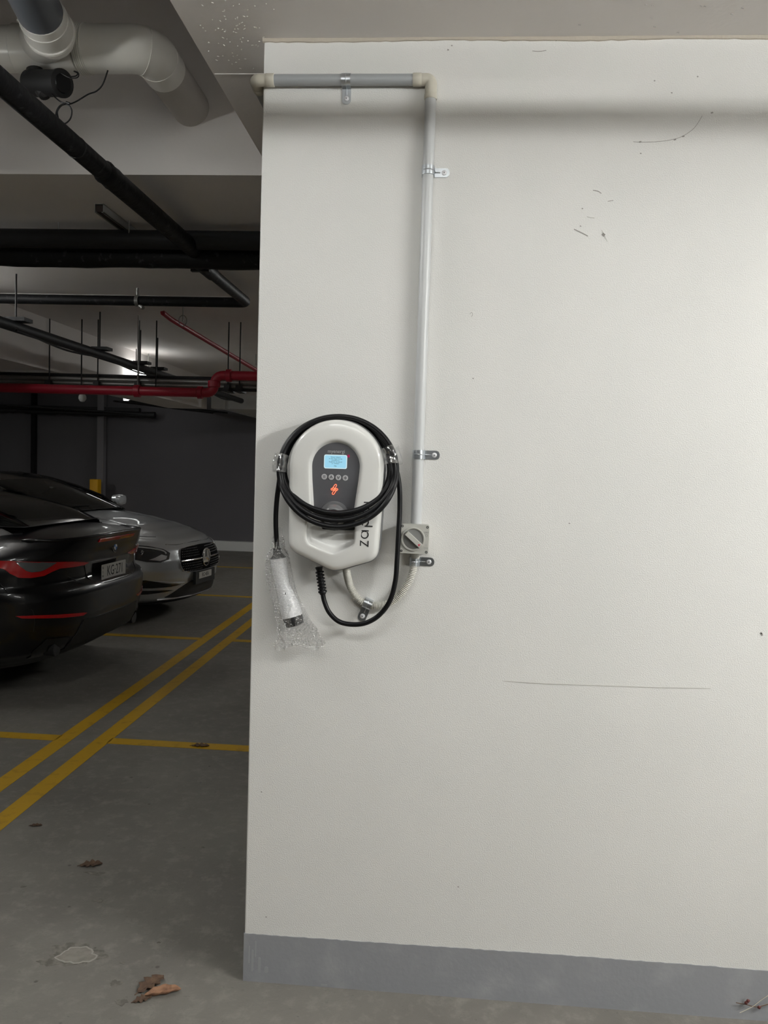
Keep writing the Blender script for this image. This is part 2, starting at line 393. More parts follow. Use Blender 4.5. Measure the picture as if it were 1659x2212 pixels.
def make_strap(r, label, mtx):
    t = thing('pipe_strap', label, 'pipe strap', group='zinc pipe straps on the white wall')
    wd = .026; ro = r+.0011; yc = r+.0025
    prof = [(-ro-.0002,0.0)]                   # runs across the pipe, in (x, out of wall)
    prof += [(-ro, yc*.6)] + [(ro*math.cos(a), yc+ro*math.sin(a)) for a in [PI-PI*k/14 for k in range(15)]]
    prof += [(ro+.0004, .0045),(ro+.002,.0016),(ro+.036,.0016)]
    mb = MB(); out = []
    nr = len(prof)
    for (x, o) in prof: out.append((x,o))
    rings = []
    for i, (x, o) in enumerate(out):
        a = out[max(i-1,0)]; b = out[min(i+1,nr-1)]; tx, to = b[0]-a[0], b[1]-a[1]; L = math.hypot(tx,to) or 1
        nx, no = -to/L*.0012, tx/L*.0012
        if i == nr-1:
            pass
        rings.append([V((x,-wd/2,o)),V((x,wd/2,o)),V((x+nx,wd/2,o+no)),V((x+nx,-wd/2,o+no))])
    mb.loft([[FACE @ p for p in rr_] for rr_ in rings], True, True)
    tabp = [(ro+.034,-wd/2)] + [(ro+.034+wd*.42*math.cos(a), wd/2*math.sin(a)) for a in [-PI/2+PI*k/10 for k in range(11)]] + [(ro+.034,wd/2)]
    mb.prism(tabp, .0014, Matrix.Translation((0,-.0014,0)) @ FACE)
    mb.build('band', M_ZINC, t, local=True, ang=30)
    rb = MB(); rb.tube([FACE @ V((ro*math.cos(a)*1.04, 0, yc+ro*math.sin(a)*1.04)) for a in [PI*.75-PI*.72*k/8 for k in range(9)]] + [FACE @ V((ro+.003,0,.006)), FACE @ V((ro+.018,0,.0028))], .0016, 8)
    rb.build('rib', M_ZINC, t, local=True)
    sm = Matrix.Translation((0,-.0025,0)) @ FACE @ Matrix.Translation((ro+.029,0,0))
    sr = MB().lathe([(.0075,0),(.0072,.002),(.0045,.0034),(.0016,.0036),(.0014,.0016)], sm, 20)
    so = sr.build('screw', M_SCREW, t, local=True)
    MB().lathe([(.0014,.0017),(.0015,.0040),(.0003,.0041)], sm, 8).build('screw_hole', M_BLACKM, so, local=True)
    t.matrix_world = mtx; WORLD[t.name] = mtx
    return t
def smtx(px, py, rot, dy=0): 
    p = W(px,py,-.018); return Matrix.Translation((p.x,dy,p.z)) @ Matrix.Rotation(-rot, 4, 'Y')
sp = make_strap(CRD, 'zinc pipe strap holding the horizontal conduit near the ceiling, tab pointing down', smtx(748,173,-PI/2))
tilt = math.atan2(C0.x-C1.x, C0.z-C1.z)
copy_tree(sp, smtx(925,369,-tilt), 'zinc pipe strap on the upper part of the vertical conduit, tab to the right')
copy_tree(sp, smtx(904.5,982,-tilt), 'zinc pipe strap on the vertical conduit level with the charger screen')
sq = make_strap(.0125, 'zinc pipe strap on the corrugated conduit just below the isolator', smtx(895.5,1213,-.03))
copy_tree(sq, smtx(794,1305,-1.95), 'tilted zinc pipe strap on the corrugated conduit below the charger, tab pointing down')

# ------------------------------------------------------------------ isolator switch
t = thing('isolator_switch', 'square light grey rotary isolator switch beside the charger, at the foot of the vertical conduit', 'switch', W(895,1164,0))
pc = W(895,1164.5,-.055); IM = Matrix.Translation((pc.x,0,pc.z)) @ FACE @ Matrix.Rotation(-.018,4,'Z')
S = .0855
def T(z, x=0, y=0): return IM @ Matrix.Translation((x,y,z))
MB().loft([[T(h) @ V((x*k,y*k,0)) for x,y in rrect(S,S*1.02,.006)] for h,k in ((0,.97),(.028,.985),(.030,1),(.052,1),(.0555,.985))], True, True).build('housing', M_ISO, t)
MB().lathe([(.0335,.053),(.0350,.0585),(.0345,.0605),(.0320,.0610),(.0300,.0595),(.0292,.0575),(.0285,.0560)], T(0,-.0035,0), 48, False).build('dial_ring', M_ISO, t)
MB().lathe([(.0288,.0555),(.0288,.0572),(.004,.0580),(.0004,.0580)], T(0,-.0035,0), 40).build('dial', M_ISOD, t)
hm = T(.057,-.0015,-.001) @ Matrix.Rotation(math.radians(-40),4,'Z')
hb = MB().loft([[hm @ V((x*k,y*k,h)) for x,y in rrect(.060,.0135,.0012,2)] for h,k in ((0,1),(.013,.97),(.0145,.93))], True, True); h = hb.build('handle', M_ISO, t)
MB().prism([(.0245,-.0042),(.0175,-.001),(.0235,.0042)], .0004, hm @ Matrix.Translation((0,0,.0146))).build('red_arrow', mat('red_print',(.5,.03,.06),.5), h, smooth=False)
for sx in (-1,1):
    for sy in (-1,1):
        MB().lathe([(.0037,.0553),(.0037,.0560),(.0026,.0558),(.0004,.0552)], T(0,sx*.0365,sy*.0365), 18).build('screw', M_BLACKM, t)
MI = mat('engraved_grey_print',(.27,.27,.26),.6)
text('lettering', 'OFF', .0075, MI, T(.0558,.0345,.021), t); text('lettering', 'O', .010, MI, T(.0558,.0350,.012), t)
text('lettering', 'I', .010, MI, T(.0558,.0350,-.0165), t); text('lettering', 'ON', .0075, MI, T(.0558,.0345,-.0245), t)
# small boss under the switch
MB().lathe([(.0135,0),(.0135,.016),(.0115,.017)], Matrix.Translation((pc.x+.003,-.02,pc.z-.060)) @ Matrix.Rotation(0,4,'X'), 24).build('conduit_entry', M_ISO, t)

# ------------------------------------------------------------------ corrugated conduit
Q = [(748,1222,-.055),(749,1236,-.045),(752,1252,-.032),(759,1272,-.022),(772,1292,-.018),(790,1304,-.018),(815,1308,-.018),(842,1302,-.020),(866,1282,-.022),(883,1256,-.022),(892,1232,-.020),(895.5,1212,-.018),(896.5,1196,-.018)]
cp = curve([W(a,b,c) for a,b,c in Q], 30)
ln = [0]
for a,b in zip(cp,cp[1:]): ln.append(ln[-1]+(b-a).length)
def resample(P, step):
    L = [0]
    for a,b in zip(P,P[1:]): L.append(L[-1]+(b-a).length)
    out = []; j = 0; s = 0
    while s < L[-1]:
        while L[j+1] < s: j += 1
        out.append(P[j].lerp(P[j+1], (s-L[j])/max(1e-9,L[j+1]-L[j]))); s += step
    return out
rp = resample(cp, .0049/4)
tc_ = MB().tube(rp, [.0089+.0027*[0,1,1,0][i%4] for i in range(len(rp))], 20, True, 1.0, (0,-1,0))
o = tc_.build('corrugated_conduit', M_CORR, None, ang=70)
tag(o, 'pale corrugated flexible conduit curving from the isolator to the underside of the charger', 'conduit')

# ------------------------------------------------------------------ wall charger
CX0, CZ0 = W(724.5,1010,-.115).x, W(724.5,1010,-.115).z
SC = (W(829,1010,-.115).x - W(621,1010,-.115).x)/208        # metres per pixel at the front of the charger
chg = thing('electric_car_charger', 'white car charger with lit blue screen on the white wall inside a cable coil', 'charger', (CX0,0,CZ0))
def G(u, v, y): return V((CX0+u*SC, -y, CZ0+v*SC))           # u, v: image pixels from the centre of the round head
CE = (0,-60)
def outline(poly, n=240):
    # resample a star-shaped polygon by angle about CE
    out = []
    for k in range(n):
        a = 2*PI*k/n; dx, dy = math.cos(a), math.sin(a); best = 0
        for (x0,y0),(x1,y1) in zip(poly, poly[1:]+poly[:1]):
            ex, ey = x1-x0, y1-y0; den = dx*ey-dy*ex
            if abs(den) < 1e-9: continue
            fx, fy = x0-CE[0], y0-CE[1]
            t_ = (fx*ey-fy*ex)/den; s_ = (fx*dy-fy*dx)/den
            if t_ > 0 and -1e-6 <= s_ <= 1+1e-6: best = max(best, t_)
        out.append((CE[0]+dx*best, CE[1]+dy*best))
    return out
def roundpoly(P, rads):
    out = []
    n_ = len(P)
    for i in range(n_):
        p = V((*P[i],0)); a = V((*P[i-1],0))-p; b = V((*P[(i+1)%n_],0))-p; q = min(rads[i], a.length*.45, b.length*.45)
        if q <= 0: out.append((p.x,p.y)); continue
        A_ = p+a.normalized()*q; B_ = p+b.normalized()*q
        for k in range(9):
            t_ = k/8; z_ = A_*(1-t_)**2+p*2*t_*(1-t_)+B_*t_*t_; out.append((z_.x,z_.y))
    return out
def smooth_ring(R_, it=2):
    for _ in range(it):
        R_ = [((R_[i-1][0]+2*R_[i][0]+R_[(i+1)%len(R_)][0])/4,(R_[i-1][1]+2*R_[i][1]+R_[(i+1)%len(R_)][1])/4) for i in range(len(R_))]
    return R_
arc = circ(104, 60, 0, 0, PI, 0, False)
OUT = smooth_ring(outline(arc + roundpoly([(104,0),(101.5,-95),(97,-196),(1,-227),(-101.5,-181),(-101.5,-95),(-104,0)], [0,0,22,18,22,0,0])[1:-1]))
karc = circ(56, 50, 0, 2, PI, 0, False)
INN = smooth_ring(outline(karc + roundpoly([(56,2),(54,-25),(45.5,-88),(45.5,-165),(0,-186),(-59,-164),(-59,-125),(-50.5,-86),(-55,-20),(-56,2)], [0,8,6,12,9,12,10,6,8,0])[1:-1]))
def off(R_, k): 
    n_ = len(R_); out = []
    for i in range(n_):
        a = R_[i-1]; b = R_[(i+1)%n_]; tx, ty = b[0]-a[0], b[1]-a[1]; L = math.hypot(tx,ty) or 1
        out.append((R_[i][0]+ty/L*k, R_[i][1]-tx/L*k))
    return out
# back plate (rings run anticlockwise, so a positive offset is outward)
bp = MB().loft([[G(x,y,h) for x,y in off(OUT,k)] for h,k in ((0,-2),(.006,0),(.072,2.2),(.079,2.2),(.081,1.2),(.081,-3))], True, True)
bp.build('back_plate', M_RIM, chg)
cv = MB()
rings = [[G(x,y,h) for x,y in off(OUT,k)] for h,k in ((.070,-1),(.083,-.2),(.098,-1),(.106,-3.2),(.111,-7),(.1135,-12))]
for f_ in (.33,.66):
    a = off(OUT,-12); rings.append([G(a[i][0]*(1-f_)+INN[i][0]*f_, a[i][1]*(1-f_)+INN[i][1]*f_, .1135+.0035*math.sin(f_*PI/2)) for i in range(240)])
rings.append([G(x,y,.1172) for x,y in off(INN,5)]); rings.append([G(x,y,.1165) for x,y in off(INN,2)]); rings.append([G(x,y,.1145) for x,y in INN])
def depth(v):                                # how far out the recess floor stands
    return interp([(-186,.106),(-181,.103),(-168,.096),(-150,.089),(-132,.084),(-120,.083),(-105,.085),(-85,.096),(-60,.100),(-30,.104),(60,.105)], v)
r1 = off(INN,-1.5); r2 = off(INN,-4.2)
rings.append([G(x,y,min(.112,depth(y)+.006)) for x,y in r1]); rings.append([G(x,y,depth(y)) for x,y in r2])
cv.loft(rings, True, False)
pn = MB(); n = 240; dark = MB()
ir = [r2]
for k in range(1,14):
    f_ = 1-k/13.0
    ir.append([(CE[0]+(x-CE[0])*f_, CE[1]+(y-CE[1])*f_) for x,y in r2])
for a, b in zip(ir, ir[1:]):
    for i in range(n):
        j = (i+1)%n; q = [a[i],a[j],b[j],b[i]]; mv = sum(p[1] for p in q)/4
        tgt = dark if mv > -108 else cv
        tgt.add([G(x,y,depth(y)+(.0002 if tgt is dark else 0)) for x,y in q], [(0,1,2,3)])
def weld(o, d=1e-5):
    bm = bmesh.new(); bm.from_mesh(o.data); bmesh.ops.remove_doubles(bm, verts=bm.verts, dist=d)
    bmesh.ops.dissolve_degenerate(bm, edges=bm.edges, dist=1e-6); bmesh.ops.recalc_face_normals(bm, faces=bm.faces)
    bm.to_mesh(o.data); bm.free(); return o
weld(cv.build('front_cover', M_WHITEP, chg))
panel = weld(dark.build('control_panel', M_PANEL, chg))
# socket holder, partly behind the cable
def dome(v): return Matrix.Translation(G(0,v,0)) @ FACE
dm = Matrix.Translation(G(-2,-104,.082)) @ FACE @ Matrix.Rotation(math.radians(8),4,'X')
sk = MB().lathe([(.0440,-.012),(.0440,.010),(.0425,.0135),(.039,.0145),(.0350,.0150),(.0290,.0250),(.0255,.0285),(.0225,.029),(.0215,.024),(.0205,.0235),(.018,.0275),(.006,.030),(.0003,.030)], dm, 48)
sk.build('plug_holder', mat('glossy_dark_grey_plastic',(.15,.15,.155),.22,coat=.5), chg)
MB().loft([[G(x,y,h) for x,y in rrect(72,22,4,4,8,-124)] for h in (.070,.096)], True, True).build('plug_cradle', M_BLACKM, chg)
# display
def face(u, v, h): return Matrix.Translation(G(u,v,h)) @ FACE
scr = MB().prism([(x*SC,y*SC) for x,y in rrect(50,30,4)], .0012, face(-1,12.5,.1050)).build('display', mat('display_border',(.1,.12,.13),.4,emit=(.75,.95,1),es=.82), chg, smooth=False)
MB().prism([(x*SC,y*SC) for x,y in rrect(46.5,26.5,3)], .0003, face(-1,12.5,.1062)).build('screen', mat('lit_blue_screen',(.04,.08,.1),.4,emit=(.37,.75,.95),es=.85), scr, smooth=False)
MT = mat('display_ink',(.02,.07,.10),.6)
for k, ln_ in enumerate(('Setup wizard','Is this zappi being','installed in','England, Scotland','or Wales?')):
    text('display_text', ln_, 3.6*SC, MT, face(-1,22.3-k*3.4,.1066), scr, .0001, sx=1.12)
text('display_text', 'No', 4.2*SC, MT, face(-1,3.3,.1066), scr, .0002)
text('brand_lettering', 'myenergi', 11.0*SC, mat('silver_print',(.55,.55,.56),.35,.3), face(0,34.5,.1053), chg, .0003, sx=.92)
MB().prism([(x*SC,y*SC) for x,y in rrect(5,6,1)], .0008, face(27,25.5,.1052)).build('indicator_mark', mat('magenta_print',(.42,.005,.09),.5), chg, smooth=False)
MBTN = mat('grey_button',(.46,.46,.47),.4)
for k, u in enumerate((-24.6,-9.4,6.0,21.2)):
    v = -20.4-.45*k
    b = MB().lathe([(6.0*SC,.0),(6.0*SC,.0012),(5.6*SC,.0017),(.0002,.0018)], face(u,v,.1045), 28).build('button', MBTN, chg)
    m_ = face(u,v,.1064); g = MB()
    if k == 0:
        for dy in (-2.1,0,2.1): g.stroke([(-2.9*SC,dy*SC),(2.9*SC,dy*SC)], 1.1*SC, .0003, m_)
    elif k in (1,2):
        s_ = 1 if k == 1 else -1; g.stroke([(-2.6*SC,-2.6*SC*s_),(0,2.4*SC*s_),(2.6*SC,-2.6*SC*s_)], 2.0*SC, .0003, m_)
    else:
        g.stroke([(-3.4*SC,0),(3.4*SC,0)], 1.9*SC, .0003, m_); g.stroke([(0,-3.4*SC),(0,3.4*SC)], 1.9*SC, .0004, m_)
    g.build('button_icon', M_PANEL, b, smooth=False)
# glowing red mark made of four rounded links
MR = mat('red_led_line',(.9,.1,.05),.4,emit=(1,.13,.06),es=3.6)
lg = MB()
def pill(cx, cy, L, r, ang):
    P = [(L/2+r*math.cos(a), r*math.sin(a)) for a in [-PI/2+PI*k/8 for k in range(9)]] + [(-L/2-r*math.cos(a), -r*math.sin(a)) for a in [-PI/2+PI*k/8 for k in range(9)]]
    c_, s_ = math.cos(ang), math.sin(ang)
    lg.stroke([((cx+x*c_-y*s_)*SC,(cy+x*s_+y*c_)*SC) for x,y in P], .85*SC, .0006, face(-2.0,-47.2,.1032), True)
pill(.2,5.2,8.5,2.2,math.radians(58)); pill(-.2,-5.2,8.5,2.2,math.radians(58)); pill(-3.4,.6,3.6,2.1,math.radians(16)); pill(3.4,-.4,3.6,2.1,math.radians(16))
lg.build('indicator_light', MR, chg, smooth=False)
# product lettering reading upwards beside the lower recess
zm = Matrix.Translation(G(76,-166.5,.1158)) @ FACE @ Matrix.Rotation(PI/2,4,'Z')
zt_ = MB(); q = SC
def st(P): zt_.stroke([(x*q,y*q) for x,y in P], 2.5*q, .0006, zm)
st([(0,17),(10.5,17),(0,0.8),(11.5,.8)])
st(circ(7.6,26,24.5,8.6,math.radians(-30),math.radians(318),False)); st([(33,17.5),(33,0)])
for ox in (43,71):
    st(circ(7.6,22,ox+8.4,8.8,math.radians(-150),math.radians(150),False)); st([(ox,-8),(ox,9)])
st([(94,0),(94,15)]); st([(94,20),(94,22)])
zt_.build('brand_lettering', M_BLACKM, chg, smooth=False, label='black lettering reading upwards')

# ------------------------------------------------------------------ charging cable
cab = thing('charging_cable', 'thick black charging cable coiled around the charger, its white connector hanging at the left', 'cable', W(728,1018,-.1))
K = [(697,1281,-.048),(701,1300,-.048),(712,1324,-.050),(733,1343,-.052),(762,1349,-.055),(792,1345,-.060),(820,1328,-.065),(842,1298,-.070),(854,1255,-.072),(858,1205,-.072),(861,1150,-.068),(863.5,1100,-.062),(863,1055,-.060),(857,1018,-.060)]
turns = [ # right, top, left, bottom (pixels), depth top, depth bottom
    (849,899.5,615,1112,.030,.120),
    (841,900.5,612,1108,.044,.128),
    (846,899.5,607,1124,.058,.134),
    (853,900.0,602.5,1138,.072,.139),
    (857,899.5,606,1137,.083,.126)]
for i, tn in enumerate(turns):
    nx = turns[min(i+1,len(turns)-1)]
    last = i == len(turns)-1
    for k in range(24 if not last else 13):
        a = 2*PI*k/24
        if i == 0 and k == 0: continue
        f_ = k/24
        R_ = tn[0]*(1-f_)+nx[0]*f_; T_ = tn[1]; L_ = tn[2]; B_ = tn[3]
        cx = (R_+L_)/2; rx = (R_-L_)/2
        cyy = 1016; ry = (cyy-T_) if math.sin(a) >= 0 else (B_-cyy)
        s_ = math.sin(a); dp = tn[4]+(tn[5]-tn[4])*(.5-.5*s_) if s_ < .999 else tn[4]
        if abs(math.cos(a)) > .9: dp = min(dp, .10)
        K.append((cx+rx*math.cos(a), cyy-ry*s_, -dp - (0 if s_ > 0 else .004*math.sin(3*a+i))))
K += [(602.5,1045,-.085),(598.5,1075,-.078),(596,1110,-.070),(596,1140,-.064),(597.5,1165,-.060),(599,1190,-.058)]
kp = curve([W(a,b,c) for a,b,c in K], 6)
MB().tube(kp, .0073, 16, True, 1.0, (0,-1,0)).build('cable', M_BLACK, cab)
# strain relief
a_, b_ = W(690,1232,-.050), W(697.5,1283,-.048); ax = (b_-a_).normalized()
prof = [(a_-ax*.01,.0115)]
for k in range(6):
    p = a_+ax*(.002+k*.0098); prof += [(p,.0085),(p+ax*.0015,.0128),(p+ax*.0055,.0128),(p+ax*.007,.0085)]
prof += [(a_+ax*.060,.0095),(a_+ax*.061,.0125),(a_+ax*.0665,.0135),(a_+ax*.068,.0105),(b_,.0095),(b_+ax*.002,.0078)]
MB().tube([p for p,r in prof], [r for p,r in prof], 20).build('strain_relief', M_BLACK, cab, ang=25)
# connector
CN = [(598.5,1184,9),(599,1194,9.5),(600,1197,11),(601,1205,17.5)]
MB().tube([W(a,b,-.055) for a,b,c in CN], [c*SC for a,b,c in CN], 28).build('connector_cap', M_BLACKM, cab)
CN = curve([V((601,1206.5,18.4)),V((603.5,1222,17.6)),V((606,1240,16.2)),V((609,1256,15.4)),V((613.5,1272,16.2)),V((619,1288,18.8)),V((624,1304,21.2)),V((628,1318,22.6)),V((631.5,1331,22.8))], 5)
hm_ = MB().tube([W(p.x,p.y,-.052) for p in CN], [p.z*SC for p in CN], 36)
hnd = hm_.build('connector_handle', mat('white_connector_plastic',(.78,.78,.79),.3,coat=.3), cab)
CN = [(631,1330,21.8),(633,1335,22.2),(637.5,1350,20),(637.8,1351,14)]
MB().tube([W(a,b,-.052) for a,b,c in CN], [c*SC for a,b,c in CN], 32).build('connector_nose', M_BLACKM, cab)
MB().tube([W(a,b,-.052-.0225*1.36/1.36) for a,b in ((616,1280),(617.5,1284))], .0022, 10).build('release_mark', M_RIM, hnd)

# clear film: bubble wrap round the connector, tape round the coil
def film(name, density, gloss, scale, dist):
    m = bpy.data.materials.new(name); m.use_nodes = True; MATS[name] = m; nt = m.node_tree; nt.nodes.clear(); N = nt.nodes.new; Lk = nt.links.new
    out = N('ShaderNodeOutputMaterial'); tr = N('ShaderNodeBsdfTransparent'); tr.inputs[0].default_value = (.97,.97,.97,1)
    gl = N('ShaderNodeBsdfGlossy'); gl.inputs['Roughness'].default_value = .12; gl.inputs[0].default_value = (1,1,1,1)
    df = N('ShaderNodeBsdfTranslucent'); df.inputs[0].default_value = (.9,.9,.9,1); d2 = N('ShaderNodeBsdfDiffuse'); d2.inputs[0].default_value = (.85,.85,.86,1)
    tc = N('ShaderNodeTexCoord'); vo = N('ShaderNodeTexVoronoi'); vo.inputs['Scale'].default_value = scale; Lk(tc.outputs['Object'], vo.inputs['Vector'])
    bp_ = N('ShaderNodeBump'); bp_.inputs['Strength'].default_value = 1; bp_.inputs['Distance'].default_value = dist; Lk(vo.outputs['Distance'], bp_.inputs['Height'])
    Lk(bp_.outputs['Normal'], gl.inputs['Normal'])
    a = N('ShaderNodeMixShader'); a.inputs[0].default_value = .5; Lk(df.outputs[0], a.inputs[1]); Lk(d2.outputs[0], a.inputs[2])
    b = N('ShaderNodeMixShader'); b.inputs[0].default_value = density; Lk(tr.outputs[0], b.inputs[1]); Lk(a.outputs[0], b.inputs[2])
    r = N('ShaderNodeMapRange'); r.inputs['From Min'].default_value = .25; r.inputs['From Max'].default_value = .65; r.inputs['To Min'].default_value = gloss*.3; r.inputs['To Max'].default_value = gloss; Lk(vo.outputs['Distance'], r.inputs['Value'])
    c = N('ShaderNodeMixShader'); Lk(r.outputs['Result'], c.inputs[0]); Lk(b.outputs[0], c.inputs[1]); Lk(gl.outputs[0], c.inputs[2]); Lk(c.outputs[0], out.inputs[0])
    return m
M_FILM = film('bubble_film', .09, .25, 210, .006); M_TAPE = film('clear_tape', .05, .28, 60, .002)
bw = MB(); rnd = random.Random(3)
SL = [(600,1140,9,9),(600,1165,11,10),(601,1184,14,13),(601,1198,22,19),(603,1220,26,22),(608,1250,28,22),(614,1280,29,24),(622,1305,31,25),(629,1330,33,26),(634,1352,36,24),(638,1372,40,20),(640,1388,40,14),(638,1400,34,10)]
sp_ = curve([V((a,b,c)) for a,b,c,d in SL], 5); sd = curve([V((d,0,0)) for a,b,c,d in SL], 5)
rings = []; nb = 46
ph = [rnd.uniform(0,6) for _ in range(6)]
for i, (p, d) in enumerate(zip(sp_, sd)):
    ring = []
    for k in range(nb):
        a = 2*PI*k/nb; fz = 1+.10*math.sin(3*a+ph[0]+i*.13)+.07*math.sin(7*a+ph[1]-i*.21)+rnd.uniform(-.03,.03)
        loose = max(0,(p.y-1335)/65)
        px = p.x+p.z*math.cos(a)*fz*(1+.25*loose*math.sin(5*a+i*.3)) + (16*loose*max(0,math.cos(a)))
        ring.append(W(px, p.y+rnd.uniform(-1,1)+loose*6*math.sin(2*a+1), -.052-d.x*SC*math.sin(a)*fz*.95))
    rings.append(ring)
bw.loft(rings, True, False)
o = bw.build('bubble_wrap', M_FILM, None); tag(o, 'clear bubble wrap sleeve around the hanging white connector, its loose end below the connector', 'bubble wrap')
# the bubbles stand off the film
bb_ = MB(); rr = random.Random(5)
for i in range(4, len(rings)-1, 1):
    for k in range(nb//2-2, nb+2):
        if (k+i) % 2: continue
        a = rings[i][k % nb]; b_ = rings[i][(k+1) % nb]; p = a.lerp(b_, rr.random()*.4)
        if rr.random() < .12: continue
        nrm = (b_-a).cross(rings[min(i+1,len(rings)-1)][k % nb]-a)
        if nrm.y > 0: nrm = -nrm
        nrm = nrm.normalized()+V((rr.uniform(-.35,.35),0,rr.uniform(-.35,.35))); q_ = nrm.to_track_quat('Z','Y').to_matrix().to_4x4(); r_ = rr.uniform(.0024,.0038)
        bb_.lathe([(r_,0),(r_*.92,r_*.3),(r_*.6,r_*.62),(r_*.2,r_*.74),(.0001,r_*.75)], Matrix.Translation(p) @ q_, 8, False)
bm_ = film('bubble_dome', .05, .5, 30, .0005)
for n_ in bm_.node_tree.nodes:
    if n_.bl_idname == 'ShaderNodeBsdfGlossy': n_.inputs['Roughness'].default_value = .22
bo = bb_.build('bubble', bm_, o, smooth=True, ang=80); bo['kind'] = 'stuff'
def tape(pts, r, label, rag=.0):
    t_ = MB(); P = curve([W(*p) for p in pts], 4); t0 = (P[1]-P[0]).normalized(); rg = []
    for i, p in enumerate(P):
        t_dir = (P[min(i+1,len(P)-1)]-P[max(i-1,0)]).normalized(); a = V((0,-1,0)); a = (a-t_dir*a.dot(t_dir)).normalized(); b = t_dir.cross(a)
        rg.append([p + (a*math.cos(q_)*r[1] + b*math.sin(q_)*r[0])*(1+.05*math.sin(3*q_+i)) for q_ in [2*PI*k/26 for k in range(26)]])
    t_.loft(rg, True, False)
    o_ = t_.build('clear_tape', M_TAPE, None); tag(o_, label, 'tape', 'clear tape binding the coil')
tape([(609.5,982,-.095),(605.5,1000,-.098),(604,1020,-.10)], (.021,.040), 'clear tape wrapped round the left side of the black cable coil')
tape([(841,968,-.085),(847,985,-.088),(849,1003,-.09)], (.027,.042), 'clear tape wrapped round the right side of the black cable coil')

# ------------------------------------------------------------------ drain pipes in the recess, top left
dr = thing('drain_pipe', 'large white plastic drain pipe crossing the top left corner and bending away from the viewer', 'pipe', W(200,110,.63))
YD = .63; RD = .081
dz0 = W(200,106,YD).z
L0 = V((-3.2,YD,dz0)); E0 = V((W(322,106,YD).x, YD, dz0)); E1 = V((E0.x, YF+.02, dz0))
MB().tube([L0, W(70,106,YD)], RD, 32).build('pipe', M_PVC, dr)
# tee fitting
tx0, tx1 = W(38,106,YD).x, W(168,106,YD).x
MB().tube([V((tx0,YD,dz0)),V((tx0+.004,YD,dz0)),V((tx0+.05,YD,dz0)),V((tx1-.03,YD,dz0)),V((tx1,YD,dz0))], [RD+.001,RD+.007,RD+.004,RD+.003,RD+.003], 32).build('tee_fitting', M_PVC, dr)
a = W(88,92,YD-.02); b_ = W(108,70,.43); c_ = W(38,-70,.10); ax = (c_-b_).normalized()
MB().tube([a, b_+ax*.0], [.076,.084], 32).build('branch_socket', M_PVC, dr)
MB().tube([b_-ax*.008, b_, b_+ax*.004, b_+ax*.010, b_+ax*.012, b_+ax*.075, b_+ax*.078], [.078,.088,.090,.088,.083,.083,.078], 32).build('branch_collar', M_PVC, dr)
MB().tube([b_+ax*.076, b_+ax*.112], [.0805,.0795], 32).build('branch_pipe', M_PVC, dr)
MB().tube([b_+ax*.11, b_+ax*.45], .076, 32).build('grey_branch_pipe', M_PVCG, dr, label='grey upper length of the branch pipe')
for k, (dx_, dy_, r_) in enumerate(((-.01,-.008,.007),(.008,-.03,.006),(-.022,-.02,.004))):
    p = b_+ax*.045+V((dx_*2.2-.01,-.070,dy_)); mm = Matrix.Translation(p) @ FACE
    MB().tube([mm @ V((r_*2*math.cos(a_),r_*1.4*math.sin(a_),.0)) for a_ in [2*PI*i/12 for i in range(13)]], .002, 6).build('glue_drip', M_PVC, dr)
# ribbed collar, elbow and the length running away from the viewer
xr = W(172,106,YD).x; rb = MB(); P = []; R_ = []
for k in range(5):
    for d_, r_ in ((0,RD+.002),(.0015,RD+.007),(.005,RD+.007),(.0065,RD+.002)): P.append(V((xr+k*.0075+d_,YD,dz0))); R_.append(r_)
rb.tube(P, R_, 32); rb.build('ribbed_collar', M_PVC, dr, ang=25)
eb = bend([V((xr+.03,YD,dz0)), V((E0.x,YD,dz0)), V((E0.x,YD+.17,dz0))], .11, 14)
MB().tube(eb, RD+.003, 32).build('elbow', M_PVC, dr)
MB().tube([eb[7],eb[7].lerp(eb[8],.05),eb[7].lerp(eb[8],.5),eb[7].lerp(eb[8],.55)],[RD,RD+.0055,RD+.0055,RD],32).build('elbow_rim', M_PVC, dr)
i_ = len(eb)-2; MB().tube([eb[i_]-V((0,.008,0)),eb[i_]-V((0,.007,0)),eb[i_],eb[i_]+V((0,.001,0))],[RD,RD+.0052,RD+.0052,RD],32).build('elbow_rim', M_PVC, dr)
MB().tube([eb[-1]-V((0,.03,0)), E1], RD, 32).build('painted_pipe', mat('painted_pipe_shaded_grey',(.50,.475,.445),.7), dr, label='far length painted like the concrete')  # paint darkened below the ceiling tone, its lack of light put into the colour
MB().tube([E1-V((0,.012,0)), E1], RD+.009, 32).build('wall_collar', M_SLAB, dr)  # collar darkened along with the pipe, shade in its colour

# black valve actuator with its looped wires
va = thing('black_actuator', 'black round actuator hanging under the white drain pipe, with thin looped wires', 'actuator', W(95,185,.55))
A_ = W(66,180,.60); B_ = W(136,180,.52); ax = (B_-A_).normalized()
MB().tube([A_, A_+ax*.003, B_-ax*.016, B_-ax*.014, B_-ax*.003, B_], [.040,.047,.045,.049,.049,.040], 30).build('housing', M_BLACKM, va)
MB().tube([W(70,165,.58), W(98,205,.56), W(100,212,.56)], [.035,.024,.010], 18).build('spout', M_BLACKM, va)
MB().tube([W(75,150,.58), W(78,172,.58)], .03, 16).build('bracket', M_BLACKM, va)
MB().tube([B_, B_+ax*.004, B_+ax*.0045], [.034,.032,.020], 24).build('end_cap', M_BLACK, va)
wr = [(233,152,.50),(222,182,.5),(208,197,.5),(190,204,.5),(165,219,.5),(147,225,.5),(130,219,.5),(112,204,.52)]
MB().tube(curve([W(*p) for p in wr], 6), .0026, 8).build('wire', M_BLACK, va)
